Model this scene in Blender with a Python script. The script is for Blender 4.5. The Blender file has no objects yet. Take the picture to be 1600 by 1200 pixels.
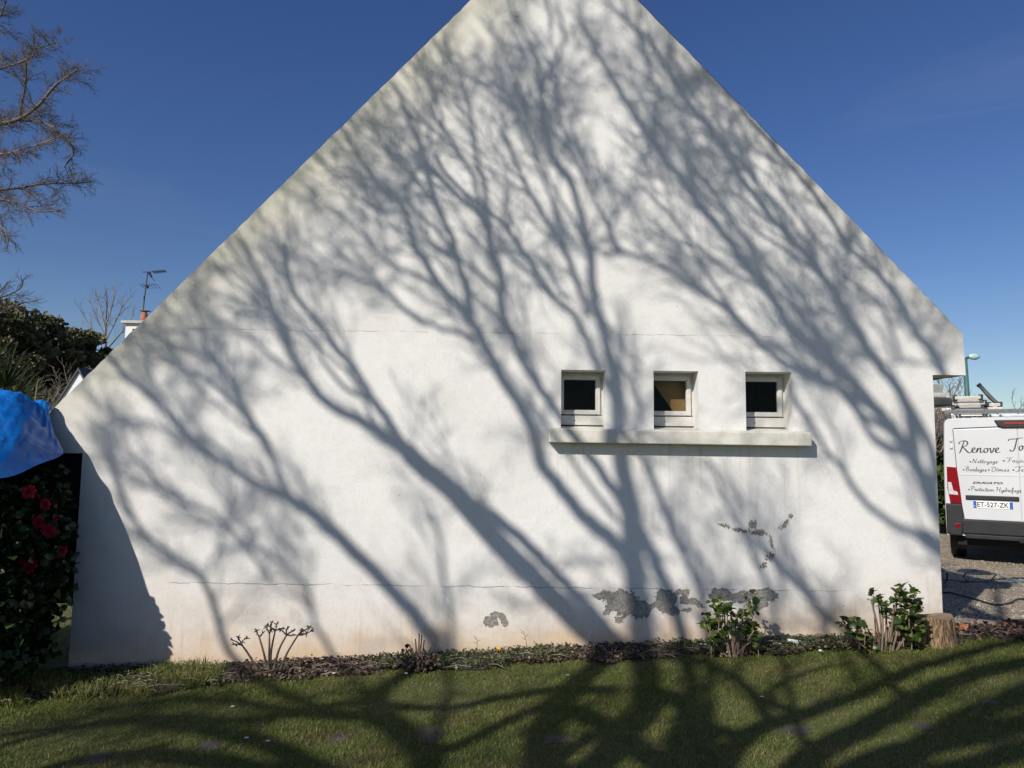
import bpy, bmesh, math, random
import numpy as np
from mathutils import Vector, Matrix
from mathutils.geometry import tessellate_polygon

random.seed(7); RNG = np.random.default_rng(11)
S = bpy.context.scene
COL = S.collection

# ------------------------------------------------------------------ camera
F_PX = 1150.0
PITCH = math.atan(110.0 / F_PX); ROLL = math.radians(0.70)
CAM = Vector((0, 0, 1.65))
Fv = Vector((0, math.cos(PITCH), math.sin(PITCH)))
R0 = Vector((1, 0, 0)); U0 = Vector((0, -math.sin(PITCH), math.cos(PITCH)))
Rv = R0 * math.cos(ROLL) + U0 * math.sin(ROLL)
Uv = U0 * math.cos(ROLL) - R0 * math.sin(ROLL)
cd = bpy.data.cameras.new('camera'); cam = bpy.data.objects.new('camera', cd); COL.objects.link(cam)
cd.sensor_width = 36.0; cd.lens = F_PX / 1600 * 36.0; cd.clip_end = 2000; cd.clip_start = 0.05
cam.matrix_world = Matrix(((Rv.x, Uv.x, -Fv.x, CAM.x), (Rv.y, Uv.y, -Fv.y, CAM.y), (Rv.z, Uv.z, -Fv.z, CAM.z), (0, 0, 0, 1)))
S.camera = cam

# ------------------------------------------------------------------ light
# the sun stands behind and left of the viewer: per metre of depth a shadow moves SX right and SZ down
SX, SZ = 0.78, 0.88
SUN = Vector((-SX, -1.0, SZ)).normalized()            # towards the sun
EL = math.asin(SUN.z); AZ = math.atan2(SUN.x, SUN.y)   # azimuth from +Y, clockwise
w = bpy.data.worlds.new('World'); S.world = w; w.use_nodes = True
nt = w.node_tree; bg = nt.nodes['Background']
sky = nt.nodes.new('ShaderNodeTexSky'); sky.sky_type = 'NISHITA'; sky.sun_disc = False
sky.sun_elevation = EL; sky.sun_rotation = AZ
sky.altitude = 0; sky.air_density = 1.0; sky.dust_density = 0.35; sky.ozone_density = 2.5
tc = nt.nodes.new('ShaderNodeTexCoord'); mp = nt.nodes.new('ShaderNodeMapping')
mp.inputs['Scale'].default_value = (1.0, 1.0, 7.0); mp.inputs['Rotation'].default_value = (0, 0.12, 0.3)
cn = nt.nodes.new('ShaderNodeTexNoise'); cn.inputs['Scale'].default_value = 2.3; cn.inputs['Detail'].default_value = 7; cn.inputs['Roughness'].default_value = .55
cn.inputs['Distortion'].default_value = .6
cr = nt.nodes.new('ShaderNodeMapRange'); cr.inputs[1].default_value = .56; cr.inputs[2].default_value = .85; cr.inputs[3].default_value = 0; cr.inputs[4].default_value = .10
mx = nt.nodes.new('ShaderNodeMix'); mx.data_type = 'RGBA'; mx.inputs[7].default_value = (6.0, 6.6, 7.6, 1)
nt.links.new(tc.outputs['Generated'], mp.inputs[0]); nt.links.new(mp.outputs[0], cn.inputs['Vector']); nt.links.new(cn.outputs[0], cr.inputs[0])
nt.links.new(cr.outputs[0], mx.inputs[0]); hs = nt.nodes.new('ShaderNodeHueSaturation'); hs.inputs['Saturation'].default_value = 1.24; hs.inputs['Hue'].default_value = .516; hs.inputs['Value'].default_value = 1.22; nt.links.new(sky.outputs[0], hs.inputs['Color']); nt.links.new(hs.outputs[0], mx.inputs[6]); nt.links.new(mx.outputs[2], bg.inputs[0])
bg.inputs[1].default_value = 0.070
sd = bpy.data.lights.new('sun', 'SUN'); so = bpy.data.objects.new('sun', sd); COL.objects.link(so)
sd.energy = 5.0; sd.angle = math.radians(0.45); sd.color = (1.0, 0.945, 0.87)
so.rotation_euler = SUN.to_track_quat('Z', 'Y').to_euler(); so.location = SUN * 40
S.view_settings.view_transform = 'Standard'; S.view_settings.look = 'None'
S.view_settings.exposure = 0.0; S.view_settings.gamma = 1

# ------------------------------------------------------------------ helpers
WY = 6.39                                             # the gable wall's plane
def ray(u, v): return Rv * (u - 800) + Uv * (600 - v) + Fv * F_PX
def at(u, v, Y):
    r = ray(u, v); return CAM + r * (Y / r.y)
def smooth(a, b, x):
    t = np.clip((np.asarray(x, float) - a) / (b - a), 0, 1); return t * t * (3 - 2 * t)
def gz(x, y):
    x = np.asarray(x, float); y = np.asarray(y, float)
    k = .053 * np.clip(x, -7, 4.0) * (1 - .75 * smooth(7, 11, y)) - .02
    return k + .012 * np.sin(x * 1.7 + y) * np.sin(y * 1.3 - x * .6)
def gpt(u, v):
    r = ray(u, v); p = CAM.copy(); z = 0.0
    for _ in range(30):
        p = CAM + r * ((z - CAM.z) / r.z); z = float(gz(p.x, p.y))
    return p
def tag(o, label=None, cat=None, group=None, kind=None):
    if label: o['label'] = label
    if cat: o['category'] = cat
    if group: o['group'] = group
    if kind: o['kind'] = kind
    return o
def empty(name, loc=(0, 0, 0), rz=0, **k):
    o = bpy.data.objects.new(name, None); COL.objects.link(o); o.location = loc; o.rotation_euler = (0, 0, rz); o.empty_display_size = .1
    return tag(o, **k)
def obj(name, me, mat=None, parent=None, **k):
    o = bpy.data.objects.new(name, me); COL.objects.link(o)
    if mat is not None and not len(me.materials): me.materials.append(mat)
    if parent: o.parent = parent
    return tag(o, **k)
def mesh_np(name, V, Fa, rnd=None, smooth_=False):
    """V (n,3), Fa list of arrays (m,k)"""
    me = bpy.data.meshes.new(name)
    V = np.asarray(V, np.float32)
    if isinstance(Fa, np.ndarray): Fa = [Fa]
    me.vertices.add(len(V)); me.vertices.foreach_set('co', V.ravel())
    nl = sum(f.size for f in Fa); nf = sum(len(f) for f in Fa)
    me.loops.add(nl); me.polygons.add(nf)
    me.loops.foreach_set('vertex_index', np.concatenate([f.ravel() for f in Fa]).astype(np.int32))
    tot = np.concatenate([np.full(len(f), f.shape[1]) for f in Fa]); st = np.concatenate([[0], np.cumsum(tot)[:-1]])
    me.polygons.foreach_set('loop_start', st.astype(np.int32))
    try: me.polygons.foreach_set('loop_total', tot.astype(np.int32))
    except Exception: pass
    if smooth_: me.polygons.foreach_set('use_smooth', np.ones(nf, bool))
    me.update(calc_edges=True); me.validate()
    if rnd is not None:
        a = me.attributes.new('rnd', 'FLOAT', 'POINT'); a.data.foreach_set('value', np.asarray(rnd, np.float32))
    return me
def scatter(name, tv, tf, pos, X, Y, Z, scale, rnd=None):
    """template verts tv (k,3) instanced at pos with axes X,Y,Z and scale (n,) or (n,3)"""
    n = len(pos); k = len(tv); scale = np.asarray(scale)
    if scale.ndim == 1: scale = np.repeat(scale[:, None], 3, 1)
    t = tv[None] * scale[:, None, :]
    V = pos[:, None, :] + t[..., 0:1] * X[:, None] + t[..., 1:2] * Y[:, None] + t[..., 2:3] * Z[:, None]
    Fs = [(f[None] + (np.arange(n) * k)[:, None, None]).reshape(-1, f.shape[1]) for f in tf]
    if rnd is None: rnd = RNG.random(n)
    return mesh_np(name, V.reshape(-1, 3), Fs, np.repeat(rnd, k))
def nrm(a): return a / np.maximum(np.linalg.norm(a, axis=-1, keepdims=True), 1e-9)
def axes(d, up=None):
    """frames whose Y is d and whose Z is as near to up as can be"""
    d = nrm(d); n = len(d)
    if up is None: up = nrm(RNG.normal(size=(n, 3)))
    x = nrm(np.cross(d, up)); z = np.cross(x, d); return x, d, z
LEAF_V = np.array([[0, 0, 0], [-.5, .35, .12], [0, .4, -.02], [.5, .35, .12], [-.38, .72, .06], [0, .75, -.06], [.38, .72, .06], [0, 1.0, -.16]])
LEAF_F = [np.array([[0, 2, 1], [0, 3, 2], [4, 5, 7], [5, 6, 7]]), np.array([[1, 2, 5, 4], [2, 3, 6, 5]])]
LEAF_V2 = LEAF_V * np.array([.55, 1, 1])
def leaves(name, pos, d, size, up=None, slim=False, rnd=None):
    X, Y, Z = axes(d, up); return scatter(name, LEAF_V2 if slim else LEAF_V, LEAF_F, pos, X, Y, Z, size, rnd)
class Tubes:
    def __init__(s): s.V = []; s.F = []; s.n = 0; s.R = []
    def add(s, P, rad, sides=6, cap=True):
        P = np.asarray(P, float); m = len(P); rad = np.broadcast_to(np.asarray(rad, float), (m,))
        T = np.gradient(P, axis=0); T = nrm(T)
        u = np.cross(T[0], [0, 0, 1.0]);
        if np.linalg.norm(u) < .1: u = np.cross(T[0], [0, 1.0, 0])
        u = u / np.linalg.norm(u); U = np.empty_like(P)
        for i in range(m):
            u = u - T[i] * np.dot(u, T[i]); u = u / max(np.linalg.norm(u), 1e-9); U[i] = u
        W = np.cross(T, U); a = np.arange(sides) * 2 * math.pi / sides
        ring = P[:, None] + rad[:, None, None] * (np.cos(a)[None, :, None] * U[:, None] + np.sin(a)[None, :, None] * W[:, None])
        s.V.append(ring.reshape(-1, 3)); b = s.n
        i = np.arange(m - 1)[:, None] * sides; j = np.arange(sides)[None]; j2 = (j + 1) % sides
        s.F.append(np.stack([b + i + j, b + i + j2, b + i + sides + j2, b + i + sides + j], -1).reshape(-1, 4))
        s.n += m * sides
        if cap:
            for e, sg in ((0, -1), (m - 1, 1)):
                s.V.append(P[e:e + 1]); c = s.n; s.n += 1; k = np.arange(sides); r0 = b + e * sides
                f = np.stack([r0 + k, r0 + (k + 1) % sides, np.full(sides, c), np.full(sides, c)], -1)
                s.F.append(f[:, :3] if False else np.stack([f[:, 0], f[:, 1], f[:, 2]], -1))
    def mesh(s, name):
        q = [f for f in s.F if f.shape[1] == 4]; t = [f for f in s.F if f.shape[1] == 3]
        L = [];
        if q: L.append(np.concatenate(q))
        if t: L.append(np.concatenate(t))
        return mesh_np(name, np.concatenate(s.V), L, None, True)
def cr_spline(P, step=4):
    P = np.asarray(P, float); Q = np.vstack([2 * P[0] - P[1], P, 2 * P[-1] - P[-2]]); out = []
    for i in range(1, len(Q) - 2):
        for t in np.arange(step) / step:
            a, b, c, d = Q[i - 1], Q[i], Q[i + 1], Q[i + 2]
            out.append(.5 * (2 * b + (c - a) * t + (2 * a - 5 * b + 4 * c - d) * t * t + (3 * b - a - 3 * c + d) * t ** 3))
    out.append(P[-1]); return np.array(out)
def bm_mesh(bm, name, sm=False):
    bmesh.ops.recalc_face_normals(bm, faces=bm.faces[:])
    me = bpy.data.meshes.new(name); bm.to_mesh(me); bm.free()
    if sm:
        me.polygons.foreach_set('use_smooth', np.ones(len(me.polygons), bool))
    return me
def box(bm, lo, hi, bevel=0.0, M=None, seg=2):
    r = bmesh.ops.create_cube(bm, size=1); vs = r['verts']
    for v in vs: v.co = Vector(((lo[0] + hi[0]) / 2 + v.co.x * (hi[0] - lo[0]), (lo[1] + hi[1]) / 2 + v.co.y * (hi[1] - lo[1]), (lo[2] + hi[2]) / 2 + v.co.z * (hi[2] - lo[2])))
    if bevel > 0:
        es = list({e for v in vs for e in v.link_edges})
        rr = bmesh.ops.bevel(bm, geom=es, offset=bevel, segments=seg, affect='EDGES', profile=.5); vs = list({v for f in rr['faces'] for v in f.verts} | {v for v in vs if v.is_valid})
    if M is not None:
        for v in vs: v.co = M @ v.co
    return vs
def boxes(name, L, mat, parent=None, bevel=.003, **k):
    bm = bmesh.new()
    for lo, hi in L: box(bm, lo, hi, bevel)
    return obj(name, bm_mesh(bm, name), mat, parent, **k)

# ------------------------------------------------------------------ materials
def N(nt, t, **k):
    n = nt.nodes.new(t)
    for a, b in k.items(): setattr(n, a, b)
    return n
def ramp(nt, fac, stops):
    r = N(nt, 'ShaderNodeValToRGB'); el = r.color_ramp.elements
    while len(el) < len(stops): el.new(.5)
    for e, (p, c) in zip(el, stops): e.position = p; e.color = (*c, 1)
    nt.links.new(fac, r.inputs[0]); return r.outputs[0]
def noise(nt, scale, detail=4, rough=.55, vec=None, coord='Object', dist=0.0):
    n = N(nt, 'ShaderNodeTexNoise'); n.inputs['Scale'].default_value = scale; n.inputs['Detail'].default_value = detail
    n.inputs['Roughness'].default_value = rough; n.inputs['Distortion'].default_value = dist
    if vec is None: vec = N(nt, 'ShaderNodeTexCoord').outputs[coord]
    nt.links.new(vec, n.inputs['Vector']); return n.outputs['Fac']
def mat(name, col, rough=.6, col2=None, nscale=8.0, bump=0.0, bscale=60.0, metal=0.0, rnd=None, spec=.5, coat=0.0, trans=0.0, emit=None, bdist=.01):
    m = bpy.data.materials.new(name); m.use_nodes = True; nt = m.node_tree; b = nt.nodes['Principled BSDF']
    b.inputs['Roughness'].default_value = rough; b.inputs['Metallic'].default_value = metal; b.inputs['Specular IOR Level'].default_value = spec
    b.inputs['Coat Weight'].default_value = coat
    b.inputs['Base Color'].default_value = (*col, 1)
    if rnd is not None:
        a = N(nt, 'ShaderNodeAttribute', attribute_name='rnd'); c = ramp(nt, a.outputs['Fac'], rnd); nt.links.new(c, b.inputs['Base Color'])
    elif col2 is not None:
        c = ramp(nt, noise(nt, nscale), [(.35, col), (.65, col2)]); nt.links.new(c, b.inputs['Base Color'])
    if bump > 0:
        bn = N(nt, 'ShaderNodeBump'); bn.inputs['Strength'].default_value = bump; bn.inputs['Distance'].default_value = bdist
        nt.links.new(noise(nt, bscale, 6), bn.inputs['Height']); nt.links.new(bn.outputs[0], b.inputs['Normal'])
    if trans > 0:
        out = nt.nodes['Material Output']; tr = N(nt, 'ShaderNodeBsdfTranslucent'); ms = N(nt, 'ShaderNodeMixShader'); ms.inputs[0].default_value = trans
        src = b.inputs['Base Color'].links
        if src: nt.links.new(src[0].from_socket, tr.inputs[0])
        else: tr.inputs[0].default_value = (*col, 1)
        nt.links.new(b.outputs[0], ms.inputs[1]); nt.links.new(tr.outputs[0], ms.inputs[2]); nt.links.new(ms.outputs[0], out.inputs[0])
    return m
M_bark = mat('bark', (.055, .042, .032), .85, (.11, .088, .07), 9, .6, 40)
M_twig = mat('twig', (.16, .125, .10), .8, (.24, .20, .16), 3)
M_white = mat('white_plastic', (.60, .59, .55), .45, (.50, .49, .45), 12)
M_black = mat('black_rubber', (.012, .012, .013), .55, (.02, .02, .02), 10)
M_dark = mat('dark_board', (.010, .010, .011), .7, (.016, .016, .016), 6, .2, 30)
M_slate = mat('slate', (.035, .037, .042), .6, (.06, .062, .07), 5, .3, 25)
M_room = mat('dark_room', (.004, .004, .004), .9, (.006, .0055, .005), 4)
# ------------------------------------------------------------------ ground
def lawn_mat():
    m = bpy.data.materials.new('lawn_soil'); m.use_nodes = True; nt = m.node_tree; b = nt.nodes['Principled BSDF']
    c = ramp(nt, noise(nt, 1.3, 6, .6), [(.35, (.050, .060, .014)), (.55, (.080, .085, .024)), (.7, (.13, .11, .05))])
    nt.links.new(c, b.inputs['Base Color']); b.inputs['Roughness'].default_value = .95
    bn = N(nt, 'ShaderNodeBump'); bn.inputs['Strength'].default_value = .8; bn.inputs['Distance'].default_value = .02
    nt.links.new(noise(nt, 45, 6, .7), bn.inputs['Height']); nt.links.new(bn.outputs[0], b.inputs['Normal']); return m
def gravel_mat():
    m = bpy.data.materials.new('gravel'); m.use_nodes = True; nt = m.node_tree; b = nt.nodes['Principled BSDF']; b.inputs['Roughness'].default_value = .9
    tc = N(nt, 'ShaderNodeTexCoord'); v = N(nt, 'ShaderNodeTexVoronoi'); v.inputs['Scale'].default_value = 42; nt.links.new(tc.outputs['Object'], v.inputs['Vector'])
    c = ramp(nt, v.outputs['Color'], [(0, (.12, .095, .065)), (.35, (.30, .245, .175)), (.7, (.44, .375, .28)), (1, (.62, .55, .44))])
    n2 = noise(nt, 1.6, 5, .6); mx = N(nt, 'ShaderNodeMix', data_type='RGBA', blend_type='MULTIPLY'); mx.inputs[0].default_value = 1
    c2 = ramp(nt, n2, [(.3, (.70, .66, .60)), (.65, (1, 1, 1))]); nt.links.new(c, mx.inputs[6]); nt.links.new(c2, mx.inputs[7]); nt.links.new(mx.outputs[2], b.inputs['Base Color'])
    bn = N(nt, 'ShaderNodeBump'); bn.inputs['Strength'].default_value = 1; bn.inputs['Distance'].default_value = .02; bn.invert = True
    nt.links.new(v.outputs['Distance'], bn.inputs['Height']); nt.links.new(bn.outputs[0], b.inputs['Normal']); return m
M_lawn = lawn_mat(); M_gravel = gravel_mat()
M_soil = mat('soil', (.030, .022, .015), .95, (.060, .045, .030), 14, .9, 70, bdist=.03)
def sheet(name, xs, ys, off, m, mask=None):
    X, Y = np.meshgrid(xs, ys); Z = gz(X, Y) + off
    V = np.stack([X, Y, Z], -1).reshape(-1, 3); nx, ny = len(xs), len(ys)
    i = np.arange(ny - 1)[:, None] * nx + np.arange(nx - 1)[None]
    F = np.stack([i, i + 1, i + nx + 1, i + nx], -1).reshape(-1, 4)
    if mask is not None:
        c = V[F].mean(1); F = F[mask(c[:, 0], c[:, 1])]
    return obj(name, mesh_np(name, V, F, None, True), m, kind='structure')
def spread(c, r, n):  # fine near, coarse far
    t = np.linspace(-1, 1, n); return c + r * np.sign(t) * np.abs(t) ** 3
xs = np.unique(np.concatenate([np.arange(-9, 14.01, .25), [-600, -300, -150, -80, -40, -25, -16, -12, 18, 25, 40, 80, 150, 300, 600]]))
ys = np.unique(np.concatenate([np.arange(-9, 16.01, .25), [-300, -100, -50, -25, -15, 20, 25, 35, 60, 120, 300, 700]]))
sheet('ground', xs, ys, 0, M_lawn)
bed_edge = [(-9, 5.35), (-4.3, 5.45), (-3.3, 5.62), (-2.3, 5.74), (-1.5, 5.97), (-.2, 6.03), (1.3, 6.03), (2.6, 6.05), (3.4, 6.1), (4.2, 6.15), (9, 6.1)]
bx, by = np.array(bed_edge).T
def edge_y(x): return np.interp(x, bx, by) + .05 * np.sin(np.asarray(x) * 5.3) + .035 * np.sin(np.asarray(x) * 13.1 + 1) + .02 * np.sin(np.asarray(x) * 29.0)
def strip(name, x0, x1, f0, f1, off, m, nx=180, ny=8):
    X = np.linspace(x0, x1, nx); A = f0(X); B = f1(X); t = np.linspace(0, 1, ny)[:, None]
    Yy = A[None] * (1 - t) + B[None] * t; XX = np.repeat(X[None], ny, 0)
    rnd = RNG.random(XX.shape) * .025; rnd[0] = 0
    V = np.stack([XX, Yy, gz(XX, Yy) + off + rnd], -1).reshape(-1, 3)
    i = np.arange(ny - 1)[:, None] * nx + np.arange(nx - 1)[None]
    return obj(name, mesh_np(name, V, np.stack([i, i + 1, i + nx + 1, i + nx], -1).reshape(-1, 4), None, True), m, kind='structure')
strip('flower_bed_soil', -8, 9, lambda x: edge_y(x), lambda x: np.where(x > 3.72, 6.62, WY + .05), .009, M_soil)
sheet('gravel_driveway', np.arange(3.5, 40, .25), np.unique(np.concatenate([np.arange(6.6, 22, .25), [24, 28, 34, 40]])), .008, M_gravel)

# ------------------------------------------------------------------ house
def wall_uv(u, v): p = at(u, v, WY); return (p.x, p.z)
LE = wall_uv(81.5, 640.5); RE = wall_uv(1504, 521)
def line(a, b): return (b[1] - a[1]) / (b[0] - a[0]), a
mL, pL = line(LE, wall_uv(736, 0)); mR, pR = line(wall_uv(996, 0), RE)
ax_ = (pR[1] - pL[1] + mL * pL[0] - mR * pR[0]) / (mL - mR); AP = (ax_, pL[1] + mL * (ax_ - pL[0]))
WL = wall_uv(107, 1036)[0]; WR = wall_uv(1473, 955)[0]
ZL = wall_uv(100, 708)[1]; ZR = wall_uv(1480, 586)[1]
DEPTH = 8.0; REV = .185
def plaster():
    m = bpy.data.materials.new('white_render'); m.use_nodes = True; nt = m.node_tree; L = nt.links.new; b = nt.nodes['Principled BSDF']
    b.inputs['Roughness'].default_value = .92; b.inputs['Specular IOR Level'].default_value = .2
    tc = N(nt, 'ShaderNodeTexCoord'); sep = N(nt, 'ShaderNodeSeparateXYZ'); L(tc.outputs['Object'], sep.inputs[0])
    def M(op, a, b_=None, c=None, clamp=False):
        n = N(nt, 'ShaderNodeMath', operation=op); n.use_clamp = clamp
        for i, v in enumerate((a, b_, c)):
            if v is None: continue
            if isinstance(v, (int, float)): n.inputs[i].default_value = v
            else: L(v, n.inputs[i])
        return n.outputs[0]
    def MR(v, a, b_, c=0., d=1.):
        n = N(nt, 'ShaderNodeMapRange'); n.interpolation_type = 'SMOOTHSTEP'
        for i, q in enumerate((a, b_, c, d)): n.inputs[i + 1].default_value = q
        L(v, n.inputs[0]); return n.outputs[0]
    def mixc(f, a, b_):
        n = N(nt, 'ShaderNodeMix', data_type='RGBA'); L(f, n.inputs[0])
        for i, v in ((6, a), (7, b_)):
            if isinstance(v, tuple): n.inputs[i].default_value = (*v, 1)
            else: L(v, n.inputs[i])
        return n.outputs[2]
    n_big = noise(nt, .8, 5, .6); n_mid = noise(nt, 4.5, 6, .65); n_fin = noise(nt, 28, 5, .7)
    # streak noise, stretched upright
    mp = N(nt, 'ShaderNodeMapping'); mp.inputs['Scale'].default_value = (26, 26, 1.4); L(tc.outputs['Object'], mp.inputs[0]); n_str = noise(nt, 1, 5, .6, vec=mp.outputs[0])
    col = ramp(nt, n_big, [(.3, (.72, .705, .675)), (.7, (.80, .785, .75))])
    col = mixc(M('MULTIPLY', MR(n_mid, .5, .75), .25), col, (.66, .64, .59))
    # algae and yellowing near the two rakes
    def rake(mm, p):
        k = 1 / math.hypot(1, mm)      # distance below the rake line
        return M('MULTIPLY', M('SUBTRACT', M('ADD', M('MULTIPLY', M('SUBTRACT', sep.outputs[0], p[0]), mm), p[1]), sep.outputs[2]), k)
    dl = M('ADD', rake(mL, pL), M('MULTIPLY', M('SUBTRACT', n_mid, .5), .45)); dr = M('ADD', rake(mR, pR), M('MULTIPLY', M('SUBTRACT', n_mid, .5), .25))
    col = mixc(M('MULTIPLY', MR(dl, .75, .0), .55), col, (.62, .58, .43))
    col = mixc(M('MULTIPLY', M('MULTIPLY', MR(dl, .25, -.05), MR(n_big, .4, .6)), .6), col, (.36, .36, .27))
    col = mixc(M('MULTIPLY', MR(dr, .30, -.02), .6), col, (.42, .41, .37))
    # splash-back stains along the foot of the wall
    zz = M('ADD', M('SUBTRACT', sep.outputs[2], M('MULTIPLY', sep.outputs[0], .05)), M('MULTIPLY', M('SUBTRACT', n_mid, .5), .55))
    col = mixc(M('MULTIPLY', MR(zz, .85, .1), .35), col, (.66, .57, .46))
    col = mixc(M('MULTIPLY', MR(zz, .36, -.02), .85), col, (.60, .43, .26))
    col = mixc(M('MULTIPLY', M('MULTIPLY', MR(zz, .55, .05), MR(n_str, .5, .72)), .4), col, (.44, .36, .28))
    col = mixc(M('MULTIPLY', M('MULTIPLY', MR(zz, .95, .15), MR(noise(nt, 2.6, 7, .7), .48, .62)), .42), col, (.50, .44, .38))
    col = mixc(M('MULTIPLY', MR(noise(nt, 1.7, 7, .65, dist=.6), .5, .66), .20), col, (.60, .57, .50))
    # left of the wall: greyer, pinkish patches
    col = mixc(M('MULTIPLY', M('MULTIPLY', MR(sep.outputs[0], -1.0, -3.2), MR(zz, 1.1, .2)), .28), col, (.62, .50, .42))
    # peeled patches: bare grey base coat
    dn = N(nt, 'ShaderNodeTexNoise'); dn.inputs['Scale'].default_value = 9; dn.inputs['Detail'].default_value = 6; dn.inputs['Roughness'].default_value = .7; L(tc.outputs['Object'], dn.inputs['Vector'])
    vm = N(nt, 'ShaderNodeVectorMath', operation='MULTIPLY_ADD'); L(dn.outputs['Color'], vm.inputs[0]); vm.inputs[1].default_value = (.12, 0, .12); L(tc.outputs['Object'], vm.inputs[2])
    v2 = N(nt, 'ShaderNodeVectorMath', operation='SUBTRACT'); L(vm.outputs[0], v2.inputs[0]); v2.inputs[1].default_value = (.06, 0, .06)
    def field(E):
        acc = None
        for (cx, cy, rx, ry, an) in E:
            x, z = wall_uv(cx, cy); mp = N(nt, 'ShaderNodeMapping', vector_type='TEXTURE')
            mp.inputs['Location'].default_value = (x, 0, z); mp.inputs['Rotation'].default_value = (0, math.radians(an), 0); mp.inputs['Scale'].default_value = (rx / 180, 1e4, ry / 180)
            L(v2.outputs[0], mp.inputs[0]); ln = N(nt, 'ShaderNodeVectorMath', operation='LENGTH'); L(mp.outputs[0], ln.inputs[0])
            acc = ln.outputs['Value'] if acc is None else M('SMOOTH_MIN', acc, ln.outputs['Value'], .15)
        return acc
    solid = field([(768, 972, 9, 9, 60), (776, 961, 10, 5, 0), (787, 970, 8, 5, 50), (975, 943, 26, 17, 10), (1000, 952, 16, 12, 0), (955, 929, 27, 6, -4), (968, 968, 7, 5, 0), (950, 955, 7, 4, -40),
                   (1042, 940, 15, 18, 0), (1050, 956, 11, 6, 0), (1024, 947, 10, 4, -15), (1073, 954, 6, 4, 0), (1082, 941, 17, 5, 22), (1072, 934, 8, 3, -60), (1064, 927, 14, 3, -8), (1126, 928, 16, 9, 5),
                   (1158, 933, 26, 7, -8), (1198, 930, 16, 9, 0), (1188, 943, 10, 9, -20)])
    speck = field([(1134, 823, 11, 4, 10), (1158, 829, 13, 3, 8), (1184, 833, 17, 5, 12), (1177, 820, 8, 9, 0), (1224, 819, 5, 11, 38), (1236, 806, 3, 6, 40), (1204, 870, 8, 6, -20), (1194, 883, 7, 4, -20), (1206, 851, 4, 13, -20)])
    n_p = noise(nt, 30, 8, .80); n_q = noise(nt, 75, 6, .8)
    ps = MR(M('ADD', solid, M('MULTIPLY', M('SUBTRACT', n_p, .5), 1.9)), 1.06, 1.0)
    pk = MR(M('ADD', speck, M('MULTIPLY', M('SUBTRACT', n_q, .5), 6.0)), .72, .45)
    peel = M('MAXIMUM', ps, pk)
    grey = ramp(nt, noise(nt, 60, 5, .8), [(.36, (.14, .13, .115)), (.5, (.25, .235, .21)), (.64, (.40, .38, .34))])
    col = mixc(peel, col, grey)
    # hairline cracks (a level one along the old course, one faint higher up)
    nw = noise(nt, 5, 5, .7)
    def crack(px, py, wdt, x0, x1, amp, st):
        x, z = wall_uv(px, py); d = M('ABSOLUTE', M('SUBTRACT', M('SUBTRACT', sep.outputs[2], z), M('MULTIPLY', M('SUBTRACT', nw, .5), amp)))
        return M('MULTIPLY', M('MULTIPLY', MR(d, wdt, wdt * .3), M('MULTIPLY', MR(sep.outputs[0], x0, x0 + .2), MR(sep.outputs[0], x1, x1 - .2))), st)
    ck = M('MAXIMUM', crack(900, 919, .0042, -3.0, 2.9, .055, .26), crack(900, 522, .004, -3.0, 2.6, .03, .12))
    ck = M('MULTIPLY', ck, MR(n_mid, .42, .56, .1, 1))
    col = mixc(ck, col, (.16, .14, .12))
    # drips under the sill and soot above the openings
    x_, z_ = sep.outputs[0], sep.outputs[2]; s0 = wall_uv(860, 693); s1 = wall_uv(1262, 693)
    dm = M('MULTIPLY', M('MULTIPLY', MR(z_, s0[1] - .9, s0[1] - .05), MR(z_, s0[1] + .01, s0[1] - .01)), M('MULTIPLY', MR(x_, s0[0] - .05, s0[0] + .05), MR(x_, s1[0] + .05, s1[0] - .05)))
    col = mixc(M('MULTIPLY', M('MULTIPLY', dm, MR(n_str, .50, .74)), .38), col, (.42, .40, .35))
    col = mixc(M('MULTIPLY', MR(n_str, .60, .85), .16), col, (.48, .46, .40))
    # small pits
    v = N(nt, 'ShaderNodeTexVoronoi'); v.inputs['Scale'].default_value = 2.7; L(tc.outputs['Object'], v.inputs['Vector'])
    pit = MR(v.outputs['Distance'], .020, .012); col = mixc(M('MULTIPLY', pit, .7), col, (.12, .11, .1))
    col = mixc(M('MULTIPLY', MR(n_fin, .45, .75), .24), col, (.5, .485, .45))
    L(col, b.inputs['Base Color'])
    b1 = N(nt, 'ShaderNodeBump'); b1.inputs['Strength'].default_value = .7; b1.inputs['Distance'].default_value = .006
    L(noise(nt, 130, 4, .7), b1.inputs['Height'])
    b2 = N(nt, 'ShaderNodeBump'); b2.inputs['Strength'].default_value = .16; b2.inputs['Distance'].default_value = .03; L(noise(nt, 7, 4, .5), b2.inputs['Height']); L(b1.outputs[0], b2.inputs['Normal'])
    b3 = N(nt, 'ShaderNodeBump'); b3.inputs['Strength'].default_value = .9; b3.inputs['Distance'].default_value = .03; b3.invert = True
    L(M('MAXIMUM', peel, ck), b3.inputs['Height']); L(b2.outputs[0], b3.inputs['Normal']); L(b3.outputs[0], b.inputs['Normal'])
    return m
M_plaster = plaster()
M_sill = mat('sill_render', (.68, .655, .59), .9, (.54, .52, .44), 7, .5, 90, bdist=.006)
M_reveal = mat('reveal_render', (.70, .69, .65), .92, (.62, .60, .54), 9, .5, 90, bdist=.005)
house = empty('house', (0, WY, 0), label='white rendered gable house with three small square windows above one long sill', cat='house')
def hobj(name, me, m, **k):
    o = obj(name, me, m, house, **k); o.location = (0, -WY, 0); return o
wins = []
for (u0, u1, v0, v1) in ((877, 946, 578.5, 671), (1021, 1092, 580, 672), (1164.5, 1239, 581.5, 673)):
    a = wall_uv(u0, v0); b_ = wall_uv(u1, v1); wins.append((a[0], b_[0], b_[1], wall_uv(u1, v0)[1]))
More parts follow.
